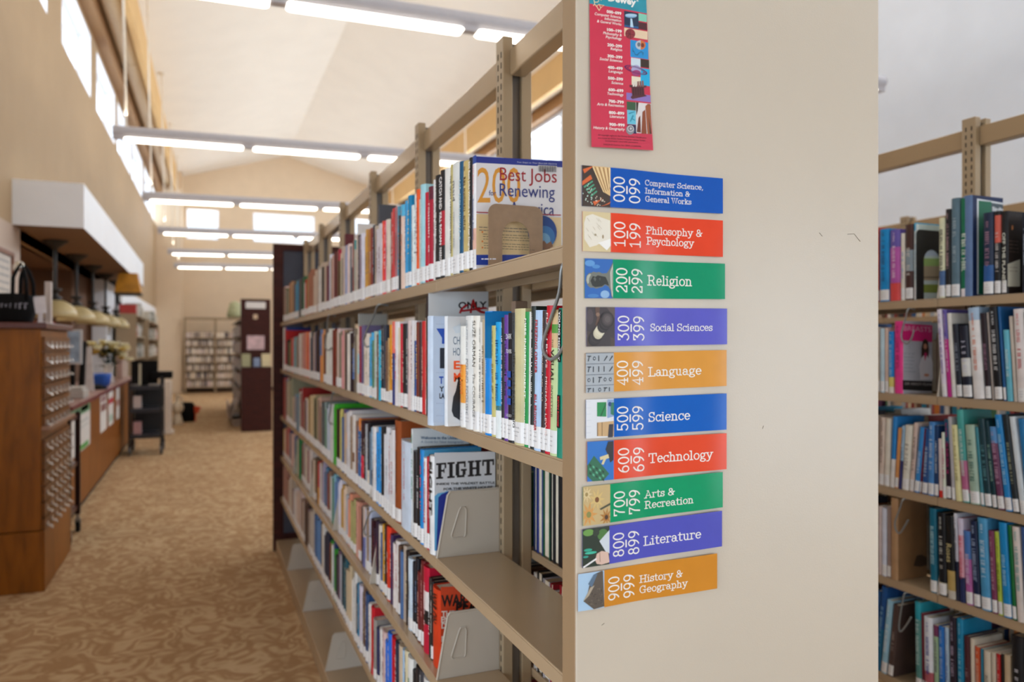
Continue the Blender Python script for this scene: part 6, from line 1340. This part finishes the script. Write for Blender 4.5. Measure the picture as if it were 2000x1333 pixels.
# things in the office behind
tag(MB().box(-2.35, -1.9, 12.12, 12.2, 1.62, 1.76).build('exit_sign', mat((186, 44, 40), .5)), 'small red sign over the dark doorway behind the counter', 'sign')
d = struct(MB().box(-2.9, -2.86, 12.13, 12.2, 0, 1.62).box(-1.94, -1.9, 12.13, 12.2, 0, 1.62).box(-2.9, -1.9, 12.13, 12.2, 1.55, 1.62).build('door_1', mat((126, 72, 24), .4)))
MB().box(-2.86, -1.94, 12.16, 12.19, 0, 1.55).build('door_leaf', mat((52, 46, 38), .3), d)
tag(MB().box(-3.6, -1.95, 9.6, 10.0, 0, 1.52).box(-3.62, -1.93, 9.58, 10.02, 1.52, 1.56).build('cupboard', M_DARKWOOD), 'dark wooden cupboard in the dim office behind the counter', 'cupboard')
for (py0, py1, Yp, lab) in ((566, 596, 15.4, 'upper small dark framed picture on the white wall past the counter'), (628, 662, 15.4, 'lower small dark framed picture on the white wall past the counter')):
    X = wx(Yp); zt, zb = zat(X, Yp, py0), zat(X, Yp, py1); q = empty('picture_frame', lab, 'picture', (0, 0, 0))
    MB().box(X+.002, X+.03, Yp-.25, Yp+.25, zb, zt).build('frame', M_BLACK, q); MB().box(X+.03, X+.032, Yp-.2, Yp+.2, zb+.05, zt-.05).build('print', mat((190, 188, 186), .4), q)

# ------------------------------------------------------------------ grey beige shelf units along the left wall
M_UNIT = mat((170, 146, 116), .5, var=.04, name='beige unit')
def unit(lab, y0, y1, x0, x1, top, nsh, seed):
    r = empty('shelf_unit', lab, 'shelving', (0, 0, 0)); rg = random.Random(seed)
    MB().box(x0, x1, y0, y0+.02, 0, top).build('side_panel', M_UNIT, r); MB().box(x0, x1, y1-.02, y1, 0, top).build('side_panel', M_UNIT, r); MB().box(x0, x0+.015, y0+.02, y1-.02, 0, top).build('back_panel', M_UNIT, r)
    for k in range(nsh):
        z = .1+(top-.12)*k/(nsh-1); MB().box(x0+.015, x1, y0+.02, y1-.02, z-.02, z).build('shelf', M_UNIT, r)
    return r
wxx = wx(15)
unit('beige shelf unit holding grey binders past the end of the counter', 14.45, 16.6, wxx+.05, wxx+.37, 1.98, 6, 1)
unit('beige shelf unit beyond the binders, close to the back corner', 16.8, 20.5, wxx+.08, wxx+.42, 1.95, 6, 2)
rg = random.Random(31); nb = 0
BX = ['a6a89c','b8b4a6','90948a','c8c0b0','8a8478','c04038','d8d0c4','6a665c']
for (y0, y1, x1, top) in ((14.49, 16.56, wxx+.36, 1.98), (16.84, 20.46, wxx+.41, 1.95)):
    for k in range(6):
        z = .1+(top-.12)*k/5; y = y0+rg.uniform(0, .2); nk = 0
        while y < y1-.3:
            t = rg.uniform(.14, .32); h = rg.uniform(.16, .25)
            if rg.random() < .8 and y+t < y1:
                nb += 1; nk += 1; c = rg.choice(BX)
                o = MB().box(x1-.27, x1-.01, y, y+t-.02, z+.0005, z+h).build('storage_box', mat(c, .6, name='archive box'))
                MB().box(x1-.01, x1-.008, y+t*.3, y+t*.65, z+h*.45, z+h*.75).build('box_label', M_LABEL, o)
                lv_ = ['lowest', 'second', 'third', 'fourth', 'fifth', 'top'][k]
                un = 'unit nearest the counter end' if y0 < 15 else 'unit toward the back corner'
                tag(o, f'{cname(c)} box, {ordn(nk)} along the {lv_} level of the {un}', 'box', 'boxes on the left wall shelf units')
            y += t
# ------------------------------------------------------------------ black media cart, white pillar, bags
mc = empty('media_cart', 'black wheeled cart with a monitor and three shelves at the end of the counter', 'cart', (0, 0, 0))
A = (-.88, 11.35); M_CART = mat((20, 20, 22), .4, var=.1, name='black steel')
x0, x1, y0, y1 = -.875, -.5, 11.0, 11.5
for x in (x0, x1):
    for y in (y0, y1):
        MB().box(x-.016, x+.016, y-.016, y+.016, .13, 1.02 if x == x1 else .98).build('upright', M_CART, mc)
        MB().tube([(x-.018, y+.02, .062), (x+.018, y+.02, .062)], .06, 16).build('caster_wheel', mat((92, 90, 90), .5, name='grey rubber'), mc)
        MB().box(x-.022, x+.022, y-.01, y+.03, .07, .14).build('caster_fork', M_CART, mc)
for z in (.22, .56, .86): MB().box(x0-.01, x1+.01, y0-.01, y1+.01, z, z+.05).build('shelf', mat((42, 42, 50), .35, var=.1), mc, bevel=.004)
MB().box(x0+.02, x1-.02, y1-.01, y1, .27, .86).build('back_panel', M_CART, mc)
MB().box(x0+.01, x1-.05, y0+.1, y0+.16, .93, 1.24).box(x0+.12, x1-.16, y0+.12, y0+.15, .91, .93).build('monitor', M_BLACK, mc, bevel=.004)
MB().box(x1-.12, x1+.13, y0+.02, y0+.3, 1.0, 1.09).build('top_box', M_BLACK, mc, bevel=.008)
MB().box(x0+.1, x0+.13, y0+.08, y0+.1, .915, 1.2).build('paper_strip', mat((190, 182, 160), .6), mc)
for k, (z, c) in enumerate(((.615, 'c8b8b4'), (.275, 'b89090'))): tag(MB().box(x0+.04, x0+.13, y0+.03, y0+.2, z, z+.16).build('book', [mat(c, .5)]), ('pale' if k == 0 else 'pinkish')+' upright volume on the '+('middle' if k == 0 else 'bottom')+' shelf of the black cart', 'book')
sg = empty('security_pedestal', 'slim white security pedestal with a flared foot behind the black cart', 'pedestal', (-.53, 13.6, 0))
MB().box(-.065, .065, -.12, .12, .05, .86).build('post', mat((222, 208, 192), .45), sg, bevel=.012); MB().box(-.09, .1, -.16, .16, 0, .05).build('foot', mat((222, 208, 192), .45), sg, bevel=.01)
bb = MB(); bb.lathe([(.0001,0),(.13,.0),(.15,.08),(.14,.3),(.1,.36),(.0001,.37)], (-.27, 15.5, 0), 16, 0, 1, .8); bb.lathe([(.0001,0),(.07,0),(.075,.08),(.0001,.12)], (-.4, 15.3, 0), 12)
tag(bb.build('bag', M_BLACK, smooth=True), 'black bag slumped on the carpet beyond the white pedestal', 'bag')
jg = empty('jug', 'round white jug with a neck resting by the black bag on the carpet', 'jug', (-.415, 15.05, .0))
MB().lathe([(.0001,.2),(.06,.2),(.1,.26),(.105,.32),(.07,.39),(.03,.42),(.025,.52),(.03,.53),(.0001,.53)], (0,0,0), 18).lathe([(.09,.0),(.095,.02),(.05,.2),(.0001,.2)], (0,0,0), 14).build('body', mat((232, 216, 190), .4), jg, smooth=True)
MB().tube([(.025,0,.5),(.075,0,.47),(.08,0,.4)], .01, 8).build('handle', mat((200, 190, 180), .4), jg)
tag(MB().prism([(0,0),(.1,-.01),(.13,.07),(.16,.1),(.06,.13),(-.01,.1)], lambda x, z, h: (-.17+x, 15.45+h, .16+z), 0, .02).box(-.13, -.11, 15.45, 15.47, 0, .18).build('flag', mat((220, 74, 26), .6)), 'small bright orange flag beside the black bag', 'flag')

# ------------------------------------------------------------------ far range with its dark end panel, far bookcase
dr = empty('shelving_range', 'far shelving range with a dark cherry end panel and display ledge', 'shelving', (0, 0, 0))
MB().box(.60, 1.08, 13.56, 13.6, 0, 2.22).build('end_panel', M_DARKWOOD, dr, bevel=.004)
MB().box(.60, 1.08, 13.3, 13.56, 0, 1.07).build('display_ledge', M_DARKWOOD, dr, bevel=.004)
MB().box(.68, 1.0, 13.55, 13.559, 2.06, 2.17).build('label_strip', M_LABEL, dr)
MB().box(.7, .98, 13.552, 13.559, 1.36, 1.6).build('notice', mat((206, 178, 184), .5, var=.25, scale=12), dr); MB().box(.8, .87, 13.55, 13.559, 1.88, 1.96).build('sticker', mat((216, 190, 160), .5), dr)
for k in range(7):
    MB().box(.62, .98, 13.62, 18.3, .1+.3*k-.02, .1+.3*k).build('shelf', mat((96, 78, 60), .5), dr)
MB().box(.80, .82, 13.62, 18.3, .1, 1.95).build('back_panel', mat((60, 48, 40), .6), dr)
for (x0, c, lab) in ((.61, 'aaa884', 'olive green book propped on the dark display ledge'), (.8, '8a9ab8', 'small blue book propped between two others on the dark display ledge'), (.93, 'e0d2a8', 'cream book propped at the end of the dark display ledge')):
    h = .22 if c != '8a9ab8' else .15; args = dict(D=.14 if h > .2 else .1, T=.03, Hh=h, col=c, tcol=None, label=False, rng=random.Random(2))
    put_book(args, Vector((x0, 13.44, 1.0735)), 0, math.radians(-8), lab, group='books on the dark display ledge')
bs = MB(); bs.box(.43, .45, 14.2, 15.6, .14, .38); bs.raw([(.44,14.2,.12),(.44,15.6,.12),(.6,15.6,.45),(.6,14.2,.45),(.43,14.2,.14),(.43,15.6,.14),(.59,15.6,.47),(.59,14.2,.47)], [(0,1,2,3),(4,7,6,5),(0,4,5,1),(1,5,6,2),(2,6,7,3),(3,7,4,0)])
bs.box(.5, .62, 14.2, 15.6, 0, .12); tag(bs.build('magazine_rack', mat((168, 150, 138), .5, var=.2)), 'low sloping pale rack leaning at the foot of the far dark range', 'rack')
fc = empty('bookcase', 'tan bookcase of pale paperbacks standing against the back wall', 'bookcase', (0, 0, 0)); Yc = 24.1
MF = mat((158, 134, 104), .5, name='tan bookcase steel')
for x in (-.47, .36, 1.2): MB().box(x-.03, x+.03, Yc, Yc+.3, 0, 2.24).build('upright', MF, fc)
MB().box(-.44, 1.2, Yc+.1, Yc+.2, 2.17, 2.24).build('top_rail', MF, fc)
for k in range(7): MB().box(-.44, 1.17, Yc-.02, Yc+.3, .2+.24*k-.03, .2+.24*k).build('shelf', MF, fc)
MB().box(-.44, 1.17, Yc+.28, Yc+.3, .2, 1.75).build('back_panel', mat((110, 88, 68), .6), fc)
rg = random.Random(51); PALE = ['e0d2bc','d4c2ac','c8b29a','e8dccc','a89888','8a7a70','b8a494','4a4448','ccb8b0','d8ccc0']
def fill_x(x0, x1, Y, z, hmax, s):
    mb, ms = STUFF; x = x0
    while x < x1-.03:
        t = rg.uniform(.018, .04); h = hmax*rg.uniform(.75, 1); c = cloth(rg.choice(PALE))
        if c not in ms: ms.append(c)
        mb.box(x, x+t-.001, Y, Y+.2, z, z+h, ms.index(c)); x += t
for k in range(7): fill_x(-.43, .32, Yc+.01, .2+.24*k+.001, .185, 1); fill_x(.4, 1.15, Yc+.01, .2+.24*k+.001, .185, 1)
for k in range(6):
    filler(.635, .15, 1, 13.66, 18.2, .1+.3*k+.0005, .22, rg)
ob = STUFF[0].build('books', STUFF[1]); tag(ob, 'the many small distant books filling the far shelves and hidden sides of the shelving', 'books', None, 'stuff')
sp = MB(); sp.lathe([(.0001,0),(.16,0),(.16,.05),(.1,.3),(.0001,.34)], (.62, 16.5, 2.0), 16)
tag(sp.build('plant_pot', mat((170, 170, 130), .6, var=.2), smooth=True), 'pale green rounded pot on top of the far dark range', 'pot')
